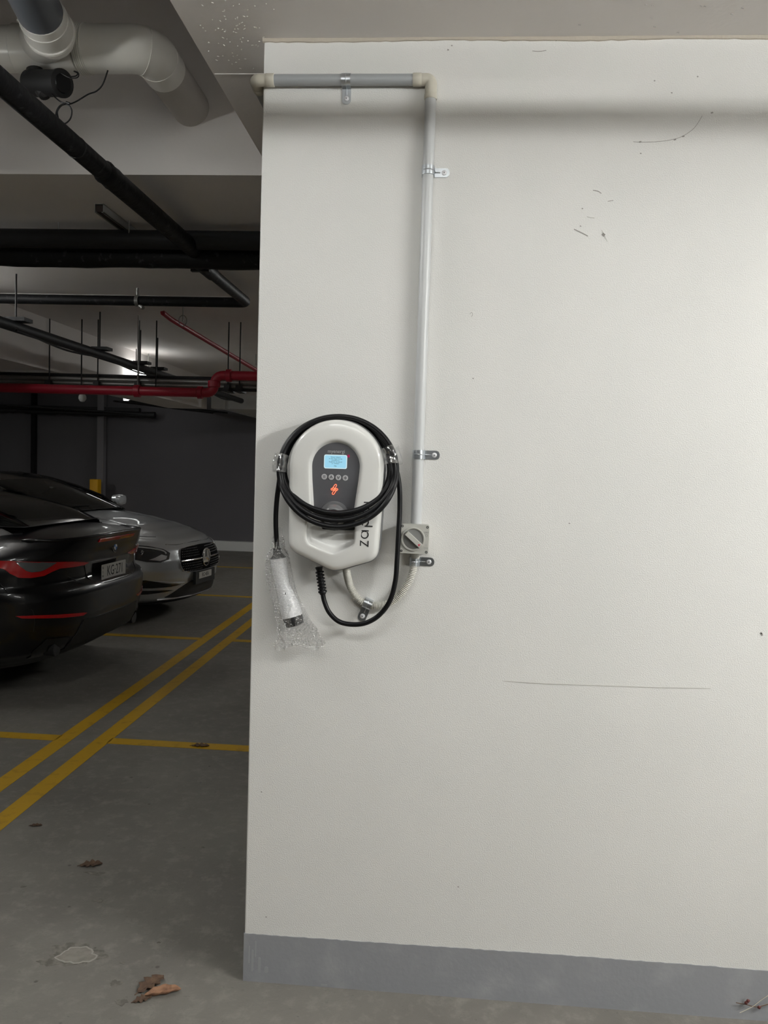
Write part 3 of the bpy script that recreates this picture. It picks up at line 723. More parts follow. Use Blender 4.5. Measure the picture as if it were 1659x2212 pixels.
lp = [(146,222,.49),(129,229,.49),(121,246,.49),(127,262,.49),(140,267,.49),(152,256,.49),(155,238,.49),(146,226,.49),(133,228,.50),(124,241,.50),(126,256,.50)]
MB().tube(curve([W(*p) for p in lp], 7), .0026, 8).build('wire_loop', M_BLACK, va)
lp = [(132,158,.5),(150,168,.5),(166,168,.5),(170,160,.5),(160,154,.5),(168,157,.49),(164,164,.49),(150,166,.49)]
MB().tube(curve([W(*p) for p in lp], 5), .0022, 8).build('wire', M_BLACK, va)
MB().tube([W(143,221,.485), W(151,224,.485)], .0045, 8).build('cable_tie', M_BLACK, va)

# ------------------------------------------------------------------ black insulated pipes
def pipe(name, label, runs, r, m, n=20, lump=0, group='black insulated pipes under the ceiling', cat='pipe'):
    t = thing(name, label, cat, runs[0], group=group); P = []
    for a, b in zip(runs, runs[1:]):
        a, b = V(a), V(b); k = max(2, int((b-a).length/.05)); P += [a.lerp(b, i/k) for i in range(k)]
    P.append(V(runs[-1])); rn = random.Random(len(label)); ph = rn.uniform(0,6)
    rr = [r*(1+lump*(.6*math.sin(i*.31+ph)+.4*math.sin(i*.83)+rn.uniform(-.3,.3))) for i in range(len(P))]
    MB().tube(P, rr, n).build('insulation', m, t); return t
ZP_ = 2.745
a = ZP(0,172,ZP_); b_ = ZP(345,478,ZP_); xa = (a.x+b_.x)/2
dp = pipe('insulated_pipe', 'thick black insulated pipe slanting down from the left edge under the white drain pipe', [(xa,-1.2,ZP_),(xa,ZP(246,372,ZP_).y,ZP_)], .038, M_FOAM)
yj = ZP(246,372,ZP_).y
MB().tube([V((xa,yj-.02,ZP_)),V((xa,yj,ZP_)),V((xa,yj+.03,ZP_)),V((xa,yj+.08,ZP_)),V((xa,yj+.11,ZP_))],[.038,.046,.043,.046,.04],20).build('taped_joint', M_FOAM, dp)
MB().tube([V((xa,yj+.08,ZP_)),V((xa,2.02,ZP_))], .044, 20).build('lower_insulation', M_FOAM, dp)
MB().tube([V((xa,ZP(180,318,ZP_).y-.002,ZP_)),V((xa,ZP(180,318,ZP_).y+.006,ZP_))], .0395, 20).build('seam', M_BLACKM, dp)
# pair running left to right
y1, y2 = 1.86, 1.99
za, zb = W(250,517,y1).z, W(250,556,y2).z
t = pipe('insulated_pipe', 'dark insulated pipe running across, upper of the thick pair above the cars', [(-7,y1,za),(3.0,y1,za)], .049, M_FOAM2)
xc = W(126,517,y1).x; MB().tube([V((xc-.012,y1,za)),V((xc+.012,y1,za))], .048, 20).build('clamp', M_BLACKM, t); MB().tube([V((xc,y1,za)),V((xc,y1,ZC))], .004, 6).build('hanger_rod', M_GALV, t)
xc = W(285,500,y1).x; MB().tube([V((xc,y1-.04,za+.02)),V((xc,y1-.04,ZC))], .004, 6).build('hanger_rod', M_GALV, t)
t = pipe('insulated_pipe', 'black insulated pipe running across, lower of the thick pair above the cars', [(-7,y2,zb),(3.0,y2,zb)], .056, M_FOAM, lump=.07)
for px in (8,205,340): 
    xc = W(px,556,y2).x; MB().tube([V((xc-.010,y2,zb)),V((xc+.010,y2,zb))], .054, 18).build('clamp', M_BLACKM, t)
# short channel rail on the slab
ch = thing('channel_rail', 'short open steel channel on the ceiling left of the slanting black pipe', 'rail', W(213,448,1.55))
p = ZP(214,449,ZC-.02); mb = MB()
for dx_ in (-.022,.020): mb.box((p.x+dx_,p.y,ZC-.042),(p.x+dx_+.002,2.6,ZC))
for dx_ in (-.022,.012): mb.box((p.x+dx_,p.y,ZC-.042),(p.x+dx_+.010,2.6,ZC-.040))
mb.box((p.x-.022,p.y,ZC-.002),(p.x+.022,2.6,ZC)); mb.build('channel', M_GALV, ch, smooth=False)
MB().box((p.x-.019,p.y+.004,ZC-.038),(p.x+.018,2.6,ZC-.006)).build('channel_inside', mat('dark_brown_channel_fill',(.03,.02,.016),.8), ch, smooth=False)  # dark brown box filling the channel
# L-shaped pipe farther back
z3 = 2.77; y3 = ZP(300,650,z3).y; xq = ZP(535,655,z3).x; 
t = thing('insulated_pipe', 'black pipe running across behind the thick pair, with a bend back beside the white wall', 'pipe', (xq,y3,z3), group='black insulated pipes under the ceiling')
MB().tube(bend([V((-8,y3,z3)),V((xq,y3,z3)),V((xq,2.02,z3))], .07, 8), .036, 18).build('insulation', M_FOAM, t)
MB().tube([V((xq,y3-.9,z3)),V((xq,2.0,z3))], .043, 18).build('branch_insulation', M_FOAM, t)
xc = W(297,645,y3).x; MB().tube([V((xc-.012,y3,z3)),V((xc+.014,y3,z3))], .041, 18).build('clamp', M_GALV, t)
MB().tube([V((xc,y3,z3)),V((xc,y3,ZC))], .010, 8).build('hanger_rod', M_GALV, t); MB().tube([V((xc+.02,y3,z3-.03)),V((xc+.05,y3-.02,z3-.055))], [.018,.014], 10).build('clamp_bolt', M_GALV, t)
MB().tube([V((-8,y3+.12,z3+.055)),V((xq-.1,y3+.12,z3+.055))], .010, 10).build('conduit', M_CEIL, t, label='thin painted conduit above the black pipe')
xc = W(455,578,2.5).x; MB().obox(Matrix.Translation((xq,2.35,z3+.02)), .11,.03,.13).build('clamp', M_BLACKM, t)
# dark pipe running away at the left
z4 = 2.50; a = ZP(0,690,z4); b_ = ZP(300,797,z4); x4 = (a.x+b_.x)/2
t = thing('insulated_pipe', 'dark grey insulated pipe running away from the left edge above the black car', 'pipe', (x4,3,z4), group='black insulated pipes under the ceiling')
MB().tube([V((x4,1.6,z4)),V((x4,9.4,z4))], .038, 18).build('insulation', M_FOAM2, t)
MB().tube(curve([V((x4+.05,y_,z4-.035-.03*math.sin((y_)*2.1)**2)) for y_ in [3+.25*i for i in range(25)]],3), .008, 8).build('cable', M_BLACK, t)
for px in (34, 215, 303, 340):
    d = ray(px,780); y_ = CAMY + d.y*(x4/d.x) if abs(d.x) > 1e-6 else 5
    MB().tube([V((x4,y_,z4)),V((x4,y_,ZC))], .006, 6).build('hanger_rod', M_FOAM2, t)
    MB().box((x4-.05,y_-.06,z4+.035),(x4+.09,y_+.06,z4+.06)).build('hanger_plate', M_FOAM2, t, smooth=False)

# ------------------------------------------------------------------ red sprinkler pipes
def red(label, P, r, name='sprinkler_pipe'):
    t = thing(name, label, 'pipe', P[0], group='red sprinkler pipes'); MB().tube(bend(P, r*2.2, 6), r, 18).build('pipe', M_RED, t); return t
def coupling(t, p, ax, r, w_=.05):
    a, b = V(p)-V(ax)*w_/2, V(p)+V(ax)*w_/2; MB().tube([a,a.lerp(b,.1),a.lerp(b,.9),b], [r*1.1,r*1.32,r*1.32,r*1.1], 18).build('coupling', M_RED, t)
yr = 4.6
zl, zr_ = W(225,843,yr).z, W(520,812,yr+.0).z; xe = W(462,850,yr).x; RR = .041
t = red('red sprinkler main running across above the cars, stepping up at its right end', [V((-8.5,yr,zl)),V((xe,yr,zl)),V((xe+.01,yr,zr_)),V((4,yr,zr_))], RR)
coupling(t,(xe-.12,yr,zl),(1,0,0),RR); coupling(t,(xe+.13,yr,zr_),(1,0,0),RR); coupling(t,(xe,yr,(zl+zr_)/2),(0,0,1),RR,.06); coupling(t,(W(297,845,yr).x,yr,zl),(1,0,0),RR,.06)
for px in (297,):
    xc = W(px,845,yr).x; MB().tube([V((xc,yr,zl)),V((xc,yr,ZC))], .006, 6).build('hanger_rod', M_GALV, t)
a = ZP(352,676,2.74); b_ = ZP(556,802,2.52); 
t = red('thin red sprinkler branch running away beside the white wall', [V((a.x,a.y,z3-.02)),a,V((a.x+.02,a.y+.12,2.715)),b_+V((0,1.4,-.02))], .020)
c = ZP(395,697,2.70); 
MB().tube([V((c.x,c.y,2.71)),V((c.x,c.y,ZC))], .004, 6).build('hanger_rod', M_GALV, t)
mm = Matrix.Translation((c.x,c.y,2.715)) @ FACE; MB().tube([mm @ V((.032*math.cos(a_),.042*math.sin(a_),0)) for a_ in [2*PI*i/16 for i in range(17)]], .004, 6).build('hanger_ring', M_GALV, t)
c = W(552,788,7.0); MB().tube([c,V((c.x,c.y,ZC))], .006, 6).build('hanger_rod', M_GALV, t)
a = W(0,788,8.6); b_ = W(90,812,10.2)
red('faint thin red pipe near the left edge behind the concrete beam', [a+V((-.5,-.6,0)),a,b_], .016)

# ------------------------------------------------------------------ conduits and cable tray runs above the red main
yt = 4.9
for py, r_, m, lb in ((812,.015,M_FOAM2,'top dark conduit of the bundle above the red main'),(820,.024,M_GALV,'second conduit of the bundle above the red main'),(829,.018,M_GALV,'third conduit of the bundle above the red main'),(835.5,.012,M_BLACKM,'lowest dark conduit of the bundle above the red main')):
    z_ = W(225,py,yt).z; t = MB().tube([V((-8.5,yt,z_)),V((4,yt,z_))], r_, 12).build('service_conduit', m, None); tag(t, lb, 'conduit', 'bundle of conduits above the red main')
hz = W(225,828,yt).z
for i, px in enumerate((111,180,215,303,340,495,520)):
    xc = W(px,820,yt).x
    t = thing('pipe_hanger', ('trapeze hanger of the conduit bundle, %s' % ('farthest left','second from the left','third from the left','above the middle coupling','just right of the middle coupling','under the raised red pipe','beside the white wall')[i]), 'hanger', (xc,yt,hz), group='trapeze hangers of the conduit bundle')
    MB().tube([V((xc,yt-.04,hz-.05)),V((xc,yt-.04,ZC))], .006, 6).build('hanger_rod', M_BLACKM, t)
    if i not in (1,4): MB().box((xc-.03,yt-.12,hz-.055),(xc+.03,yt+.10,hz-.03)).build('cross_bar', M_FOAM2, t, smooth=False); MB().obox(Matrix.Translation((xc,yt-.06,hz-.02)), .05,.05,.06).build('clamp', M_BLACKM, t)
# cable ladder going away above the bundle
def ladder(label, A, B, wd, n, m=M_FOAM2):
    A, B = V(A), V(B); t = thing('cable_ladder', label, 'cable ladder', A, group='cable ladders'); d = (B-A).normalized(); s_ = d.cross(V((0,0,1))).normalized()*wd/2
    for k in (-1,1):
        q = MB(); q.tube([A+s_*k, B+s_*k], .016, 6); q.build('side_rail', m, t)
    for i in range(n):
        p = A.lerp(B,(i+.5)/n); MB().tube([p-s_,p+s_], .010, 6).build('rung', m, t)
    return t
ladder('cable ladder running away at the left of the raised red pipe', W(243,802,8.3), W(420,824,12.1), .30, 9)
ladder('cable ladder running away beside the dark pipe', W(352,806,8.6), W(450,826,12.2), .26, 8)
ladder('dark cable ladder crossing in front of the far lights', W(262,866,9.95), W(475,892,12.2), .32, 12)
ladder('dark cable ladder hanging in front of the top of the dark back wall', W(20,876,11.6), W(330,897,12.25), .30, 12, M_BLACKM)
t = pipe('insulated_pipe', 'black pipe along the top of the dark back wall', [(-8.8,12.1,W(100,888,12.1).z),(W(335,897,12.1).x,12.1,W(335,897,12.1).z)], .05, M_BLACKM, lump=.25)
MB().box((-9.1,12.2,W(100,884,12.2).z),(W(300,880,12.2).x,12.3,W(100,876,12.2).z)).build('support_channel', M_BLACKM, t, smooth=False)
# bright far lights
batten(BX+.10, 6.95, 2.62, 'y', 15, 'lit tube light on the concrete beam behind the dark slanting pipe', .55)
for px0, px1, py, y_, lb in ((268,352,862,11.2,'lit tube light row seen through the rungs of the dark cable ladder'),):
    a, b_ = W(px0,py,y_), W(px1,py,y_); t = thing('batten_light', lb, 'ceiling light', (a+b_)/2, group='tube lights on the ceiling')
    MB().box((a.x-.02,y_-.02,a.z+.03),(b_.x+.02,y_+.05,a.z+.07)).build('housing', M_DUCT, t, smooth=False)
    for xx in (a.x+.1,b_.x-.1): MB().box((xx-.005,y_,a.z+.07),(xx+.005,y_+.01,ZC)).build('hanger_rod', M_GALV, t, smooth=False)
    MB().box((a.x,y_-.03,a.z-.025),(b_.x,y_+.03,a.z+.03)).build('diffuser', diffuser_mat(4), t, smooth=False)
# junction boxes
t = MB().obox(Matrix.Translation(W(236,805,8.6)), .10,.08,.20).build('junction_box', M_GALV, None, smooth=False); tag(t,'grey box hanging above the conduit bundle under the slanting pipe','junction box')
# sheet metal duct at the right
a = W(456,852,9.6); b_ = W(456,882,9.6); x1_ = W(640,870,9.6).x
du = thing('air_duct', 'light grey rectangular air duct under the far ceiling beside the white wall', 'duct', b_)
xd = W(484,882,9.6).x
MB().box((xd,9.6,b_.z),(x1_+.6,YB,a.z)).build('duct', M_DUCT, du, smooth=False); MB().box((b_.x,9.6,b_.z),(xd,9.9,a.z)).build('end_box', M_DUCT, du, smooth=False)
for px in (484,494): xx = W(px,870,9.58).x; MB().box((xx-.01,9.57,b_.z-.01),(xx+.02,9.6,a.z+.02)).build('flange', M_DUCT, du, smooth=False)
MB().box((xd-.02,9.6,b_.z-.012),(xd+.02,YB,b_.z+.01)).build('edge_strip', M_DUCT, du, smooth=False)
# white ball shaped head
c = W(178,860,9.0); t = thing('dome_camera', 'small white ball under the ceiling left of the cable ladder', 'camera', c)
MB().lathe([(.001,-.055),(.03,-.047),(.05,-.02),(.055,.0),(.052,.02),(.05,.035),(.03,.06)], Matrix.Translation(c), 20).build('dome', mat('white_dome',(.6,.6,.58),.5), t)
MB().tube([c+V((0,0,.05)),V((c.x,c.y,ZC))], .012, 8).build('stem', M_GALV, t)

# ------------------------------------------------------------------ yellow bollards by the back wall
for px0, px1, pt, lb in ((197,215,1035,'square yellow post standing at the grey column by the back wall'),(64,78,1048,'square yellow post at the back wall seen through the silver car windows')):
    y_ = YB-.42; a, b_ = W(px0,1060,y_), W(px1,1060,y_); zt_b = W(px0,pt,y_).z; wd = b_.x-a.x
    t = thing('yellow_bollard', lb, 'bollard', ((a.x+b_.x)/2,y_,0), group='yellow posts by the back wall')
    MB().loft([[V(((a.x+b_.x)/2+x,y_+y,z)) for x,y in rrect(wd*k,wd*k,.012)] for z,k in ((0,1),(zt_b-.01,1),(zt_b,.93))], True, True).build('post', M_YPOST, t)
    MB().box((a.x-.05,y_-.11,0),(b_.x+.05,y_+.11,.012)).build('base_plate', M_YPOST, t, smooth=False)

# ------------------------------------------------------------------ cars: u runs out of the end we see (x local), v to the far side (y local)
M_BPAINT = mat('black_car_paint', (.003,.003,.004), .3, coat=.55, spec=.3)
M_SPAINT = mat('silver_car_paint', (.60,.62,.64), .28, .6, coat=1)
M_TYRE = mat('tyre_rubber', (.012,.012,.012), .8); M_RIMA = mat('alloy_wheel', (.35,.35,.36), .3, .9)
M_TRIM = mat('gloss_black_trim', (.006,.006,.007), .18, coat=.6); M_CHROME = mat('chrome', (.78,.78,.79), .12, 1)
M_LAMP = mat('red_lamp_lens', (.50,.002,.004), .16, coat=.8); M_LAMPC = mat('smoky_clear_lens', (.10,.105,.11), .15, coat=1)
M_PLATE = mat('white_number_plate', (.50,.49,.46), .45); M_PTXT = mat('plate_black', (.01,.01,.01), .6)
def glass():
    m = bpy.data.materials.new('tinted_car_glass'); m.use_nodes = True; nt = m.node_tree; nt.nodes.clear(); N = nt.nodes.new
    o = N('ShaderNodeOutputMaterial'); a = N('ShaderNodeBsdfTransparent'); a.inputs[0].default_value = (.52,.56,.54,1)
    g = N('ShaderNodeBsdfGlossy'); g.inputs['Roughness'].default_value = .03; f = N('ShaderNodeFresnel'); f.inputs[0].default_value = 1.5
    x = N('ShaderNodeMixShader'); L = nt.links.new; L(f.outputs[0], x.inputs[0]); L(a.outputs[0], x.inputs[1]); L(g.outputs[0], x.inputs[2]); L(x.outputs[0], o.inputs[0])
    return m
M_GLASS = glass(); M_INT = mat('dark_car_interior', (.012,.012,.013), .85)

class Car:
    def __init__(s, name, label, X, Y, th, p0, p1, wz, zl, zr, H, A, p, Lc):
        s.m = Matrix.Translation((X,Y,0)) @ Matrix.Rotation(-math.radians(th),4,'Z')
        s.t = thing(name, label, 'car', mtx=s.m); s.H = H; s.Lc = Lc
        rings = []; NT = 46; half = 44
        def ring(t_):
            z = zl+(zr-zl)*t_; r0 = interp(p0,z); r1 = -Lc-interp(p1,z); w_ = interp(wz,z); out = []
            for k in range(half+1):
                a = -PI/2+PI*k/half; ca, sa = math.cos(a), math.sin(a)
                out.append((r0-A[0]*(1-abs(ca)**(2/p[0])), w_*math.copysign(abs(sa)**(2/p[0]), sa)))
            a0 = out[-1][0]; b0 = r1+A[1]
            for k in range(1,26): out.append((a0+(b0-a0)*k/26, w_))
            for k in range(half+1):
                a = PI/2-PI*k/half; ca, sa = math.cos(a), math.sin(a)
                out.append((r1+A[1]*(1-abs(ca)**(2/p[1])), w_*math.copysign(abs(sa)**(2/p[1]), sa)))
            for k in range(1,26): out.append((b0+(a0-b0)*k/26, -w_))
            return out
        top = ring(1.0); zt_ = [H(u,v) for u,v in top]
        for i in range(NT+1):
            t_ = i/NT; rg = ring(t_); rings.append([V((u,v,zl+(zt_[j]-zl)*t_)) for j,(u,v) in enumerate(rg)])
        u0, u1 = -.9, -Lc+.9
        for k in range(1,25):
            f_ = k/24; rg = []
            for u,v in top:
                tu = min(u0,max(u1,u)); uu = u+(tu-u)*f_; vv = v*(1-f_); rg.append(V((uu,vv,H(uu,vv))))
            rings.append(rg)
        mb = MB(); mb.loft(rings, True, False); o_ = len(mb.v); n_ = len(top)
        mb.f.append(tuple(range(n_))[::-1])
        s.mb = mb
        s.bvh = BVHTree.FromPolygons([tuple(p_) for p_ in mb.v], mb.f)
        s.top = top
    def hit(s, o, d):
        h = s.bvh.ray_cast(V(o), V(d)); return h[0], h[1]
    def px(s, px, py):                       # the point of the body seen at a pixel of the photograph
        inv = s.m.inverted(); h = s.bvh.ray_cast(inv @ CAM, (inv.to_3x3() @ ray(px,py)).normalized()); return h[0]
    def P(s, v, z, d=(-1,0,0)): 
        h = s.bvh.ray_cast(V((.8,v,z)), V(d)); return h[0] if h[0] else V((-.1,v,z))
    def patch(s, name, pts, m, off=.003, th=.006, dirn=None, grid=.03, parent=None, label=None):
        # pts are local points on the body; the patch follows the body, standing off by th
        pts = [p_ for p_ in pts if p_ is not None]
        d = (V(dirn) if dirn else V((-1,0,0))).normalized()
        ay = V((0,0,1)) if abs(d.z) < .8 else V((1,0,0)); ay = (ay-d*ay.dot(d)).normalized(); ax_ = ay.cross(d).normalized()
        c = sum(pts, V())/len(pts); bm = bmesh.new()
        fv = [bm.verts.new((( p_-c).dot(ax_), (p_-c).dot(ay), 0)) for p_ in pts]
        try: bm.faces.new(fv)
        except Exception: bm.free(); return None
        xs = [v_.co.x for v_ in fv]; ys = [v_.co.y for v_ in fv]
        for i, (lo, hi) in enumerate(((min(xs),max(xs)),(min(ys),max(ys)))):
            k = lo+grid
            while k < hi:
                bmesh.ops.bisect_plane(bm, geom=bm.verts[:]+bm.edges[:]+bm.faces[:], plane_co=(k,0,0) if i == 0 else (0,k,0), plane_no=(1,0,0) if i == 0 else (0,1,0)); k += grid
        bmesh.ops.triangulate(bm, faces=bm.faces)
        bm.verts.ensure_lookup_table(); mb = MB(); vs = []; bad = set()
        for i, v_ in enumerate(bm.verts):
            o_ = c+ax_*v_.co.x+ay*v_.co.y
            h = s.bvh.ray_cast(o_-d*1.5, d); 
            if h[0] is None or (h[0]-o_).length > .6: vs.append((o_,-d)); 
            else: vs.append((h[0], h[1] if h[1].dot(d) < 0 else -h[1]))
        n_ = len(vs); idx = {v_:i for i,v_ in enumerate(bm.verts)}
        fs = [tuple(idx[v_] for v_ in f_.verts) for f_ in bm.faces]
        edge = [e for e in bm.edges if len(e.link_faces) == 1]; ev = [(idx[e.verts[0]], idx[e.verts[1]]) for e in edge]
        bm.free()
        mb.v = [p_+nn*(off+th) for p_,nn in vs] + [p_-nn*.006 for p_,nn in vs]
        mb.f = fs + [tuple(reversed([i+n_ for i in f_])) for f_ in fs] + [(a,b,b+n_,a+n_) for a,b in ev]
        return mb.build(name, m, parent or s.t, local=True, label=label, ang=50)
    def mirror(s, pts): return [V((p_.x,-p_.y,p_.z)) for p_ in reversed(pts)]
    def cabin(s, st, mglass, pil, roof=None):
        # st: (u, half width at the base, half width of the roof, top z)
        sec = [(1,0,0),(.62,.38,.45),(.25,.75,.80),(.02,.98,.95),(-.3,1.3,.99),(-1,2,1.0)]
        rings = []
        for u,wb,wr,tz in st:
            hb = s.H(u,wb)-.01; r = []
            prof = [(wb,hb),(wb*.72+wr*.28,hb+(tz-hb)*.34),(wb*.38+wr*.62,hb+(tz-hb)*.66),(wr+.03,hb+(tz-hb)*.86),(wr-.06,hb+(tz-hb)*.955),(wr*.6,hb+(tz-hb)*.99),(0,tz)]
            prof = prof+[(-a,b) for a,b in prof[:-1][::-1]]
            rings.append([V((u,a,b)) for a,b in prof])
        n_ = len(rings[0]); G_ = MB(); R_ = MB()
        for i in range(len(rings)-1):
            for k in range(n_-1):
                q = [rings[i][k],rings[i][k+1],rings[i+1][k+1],rings[i+1][k]]
                isroof = 3 <= k < n_-4 and roof and roof[1] <= (rings[i][0].x+rings[i+1][0].x)/2 <= roof[0]
                (R_ if isroof else G_).add(q,[(0,1,2,3)])
        g = weld(G_.build('window_glass', mglass, s.t, local=True)); 
        if R_.v: weld(R_.build('roof', roof[2], s.t, local=True))
        it = MB().loft([[V((r_[0].x, r_[0].y*.98*k, s.H(r_[0].x,0)-.0+.012)) for k in (1,.5,0,-.5,-1)] for r_ in rings], False); it.build('interior_shelf', M_INT, s.t, local=True)
        for us in (st[0][0]*.0+(st[0][0]+st[-1][0])/2+.35,(st[0][0]+st[-1][0])/2-.55):
            for sv in (-.36,.36):
                hz_ = s.H(us,0); MB().loft([[V((us+x*k,sv+y*k,z)) for x,y in rrect(.09,.24,.04)] for z,k in ((hz_,1.0),(hz_+.10,1.1),(hz_+.16,.9))],True,True).build('headrest', M_INT, s.t, local=True)
        for side in (0,n_-1):
            MB().tube([r_[side]+V((0,0,.005)) for r_ in rings], .012, 8).build('window_trim', M_TRIM, s.t, local=True)
        return rings
    def wheels(s, us, r, w_, mr):
        for u in us:
            for sg in (-1,1):
                mm = Matrix.Translation((u,sg*(w_-.10),r)) @ Matrix.Rotation(-sg*PI/2,4,'X')
                MB().lathe([(r*.62,-.12),(r*.93,-.115),(r,-.08),(r,.07),(r*.94,.105),(r*.66,.112),(r*.62,.09)], mm, 36).build('tyre', M_TYRE, s.t, local=True)
                q = MB().lathe([(r*.64,.09),(r*.66,.105),(r*.60,.108),(r*.57,.05),(.03,.045)], mm, 36)
                for k in range(5):
                    a = 2*PI*k/5; q.obox(mm @ Matrix.Rotation(a,4,'Z') @ Matrix.Translation((r*.33,0,.075)), r*.56,.045,.03)
                q.build('wheel_rim', mr, s.t, local=True)
                MB().lathe([(r*1.14,-.16),(r*1.14,.105),(r*.9,.103)], Matrix.Translation((u,sg*(w_-.10),r)) @ Matrix.Rotation(-sg*PI/2,4,'X'), 36).build('wheel_arch', M_BLACKM, s.t, local=True)

def plate(car, P, wd, hh, txt, strip, size, tilt=0, lab='white number plate'):
    pm = Matrix.Translation(P) @ Matrix(((0,0,1,0),(1,0,0,0),(0,1,0,0),(0,0,0,1))) @ Matrix.Rotation(tilt,4,'X')
    o = MB().prism(rrect(wd,hh,.006), .003, pm).build('number_plate', M_PLATE, car.t, smooth=False, local=True, label=lab)
    text('plate_lettering', txt, size, M_PTXT, pm @ Matrix.Translation((.020 if strip else 0,-.002,.0033)), o, .0004, sx=.80, local=True)
    if strip:
        for k, ch_ in enumerate('NSW'): text('plate_lettering', ch_, .026, M_PTXT, pm @ Matrix.Translation((-wd/2+.018,.030-.030*k,.0033)), o, .0003, local=True)
    return o

# ---- the black coupe, seen from behind
def Hb(u, v):
    return interp([(-4.75,.66),(-4.5,.78),(-4.1,.87),(-3.3,.96),(-2.8,1.0),(-1.3,1.06),(-.62,1.125),(-.42,1.120),(-.25,1.108),(-.10,1.088),(.0,1.078),(.1,1.075)], u) - .125*(abs(v)/.92)**3
bk = Car('black_coupe', 'glossy black coupe seen from behind with red tail lamps, parked left of the white wall', -2.39, 3.42, 3.3,
    [(.20,-.30),(.27,-.20),(.32,-.08),(.42,-.03),(.55,.0),(.68,.012),(.735,-.005),(.765,-.06),(.86,-.055),(.93,-.03),(1.0,.008),(1.06,.045)],
    [(.2,-.35),(.4,-.08),(.6,.0),(.8,-.06),(1.06,-.5)],
    [(.20,.84),(.32,.90),(.5,.925),(.7,.925),(.86,.915),(.95,.875),(1.0,.82),(1.06,.72)], .20, 1.06, Hb, (.62,.7), (2.9,2.4), 4.75)
bk.mb.build('body', M_BPAINT, bk.t, local=True, ang=60)
bk.cabin([(-.40,.56,.50,1.125),(-.60,.64,.55,1.21),(-.85,.70,.57,1.285),(-1.15,.75,.58,1.335),(-1.6,.77,.58,1.37),(-2.2,.78,.58,1.38),(-2.6,.78,.57,1.36),(-2.95,.76,.56,1.26),(-3.35,.72,.60,1.02)], M_GLASS, None, (-1.15,-2.65,M_BPAINT))
for sg in (-1,1):                            # rear pillars
    MB().loft([[V((-.42,sg*.60,Hb(-.42,.6)-.01)),V((-.60,sg*.76,Hb(-.6,.76)-.01)),V((-.75,sg*.80,Hb(-.75,.8)-.01))],
               [V((-.80,sg*.59,1.245)),V((-.95,sg*.645,1.22)),V((-1.10,sg*.70,1.19))],
               [V((-1.2,sg*.54,1.335)),V((-1.35,sg*.60,1.315)),V((-1.5,sg*.63,1.29))]], False).build('rear_pillar', M_BPAINT, bk.t, local=True)
bk.wheels((-.95,-3.80), .335, .925, M_RIMA)
c4 = lambda x, y: (x/5.027, y/5.027+1100)
def pp(car, f, L_): return [p_ for p_ in (car.px(*f(x,y)) for x,y in L_) if p_ is not None]
dl = V((-1,.55,0))
lamp_o = pp(bk, c4, [(-40,562),(120,562),(210,566),(420,570),(620,570),(800,566),(955,572),(900,603),(780,625),(640,640),(560,675),(470,722),(330,745),(200,742),(110,700),(40,650),(-40,640)])
lamp_i = pp(bk, c4, [(165,570),(300,572),(450,574),(604,574),(560,600),(495,640),(430,672),(340,682),(280,668),(215,622)])
lo = bk.patch('tail_lamp', lamp_o, M_LAMP, .002, .010, dl, label='near red tail lamp'); bk.patch('clear_lens', lamp_i, M_LAMPC, .012, .004, dl, parent=lo)
lo = bk.patch('tail_lamp', bk.mirror(lamp_o), M_LAMP, .002, .010, (-1,-.55,0), label='far red tail lamp'); bk.patch('clear_lens', bk.mirror(lamp_i), M_LAMPC, .012, .004, (-1,-.55,0), parent=lo)
bk.patch('brake_light', [bk.P(v_,z_) for v_,z_ in ((-.30,1.052),(.24,1.052),(.24,1.030),(-.30,1.030))], M_LAMP, .002, .006, label='high red brake light')
for sg in (-1,1):
    q = [bk.P(sg*v_,z_) for v_,z_ in ((.40,.548),(.44,.555),(.62,.572),(.80,.590),(.86,.592),(.84,.575),(.62,.548),(.44,.535))]
    if sg > 0: q = q[::-1]
    bk.patch('rear_reflector', q, M_LAMP, .002, .004, label='thin red bumper reflector')
# plate recess and plate
bk.patch('plate_recess', [bk.P(v_,z_) for v_,z_ in ((-.36,.885),(.36,.885),(.30,.735),(-.30,.735))][::-1], M_TRIM, .000, .004)
pb = bk.P(0,.797); plate(bk, V((pb.x+.042,-.008,.800)), .385, .108, 'KG·271', True, .105, lab='white plate with black letters KG 271')
# roundel
em = Matrix.Translation(bk.P(.0,.968)+V((.004,0,0))) @ Matrix(((0,0,1,0),(1,0,0,0),(0,1,0,0),(0,0,0,1)))
e_ = MB().lathe([(.042,-.004),(.042,.004),(.039,.006),(.036,.0055),(.0001,.0055)], em, 32).build('round_badge', M_CHROME, bk.t, local=True)
MB().prism(circ(.0365,32), .0008, em @ Matrix.Translation((0,0,.0056))).build('badge_ring', M_BLACK, e_, smooth=False, local=True)
for k in range(4):
    MB().prism([(0,0)]+[(.0235*math.cos(a),.0235*math.sin(a)) for a in [PI/2*k+PI/2*i/8 for i in range(9)]], .0008, em @ Matrix.Translation((0,0,.0064))).build('badge_quarter', mat('badge_blue',(.02,.17,.55),.3) if k in (1,3) else mat('badge_white',(.8,.8,.82),.3), e_, smooth=False, local=True)
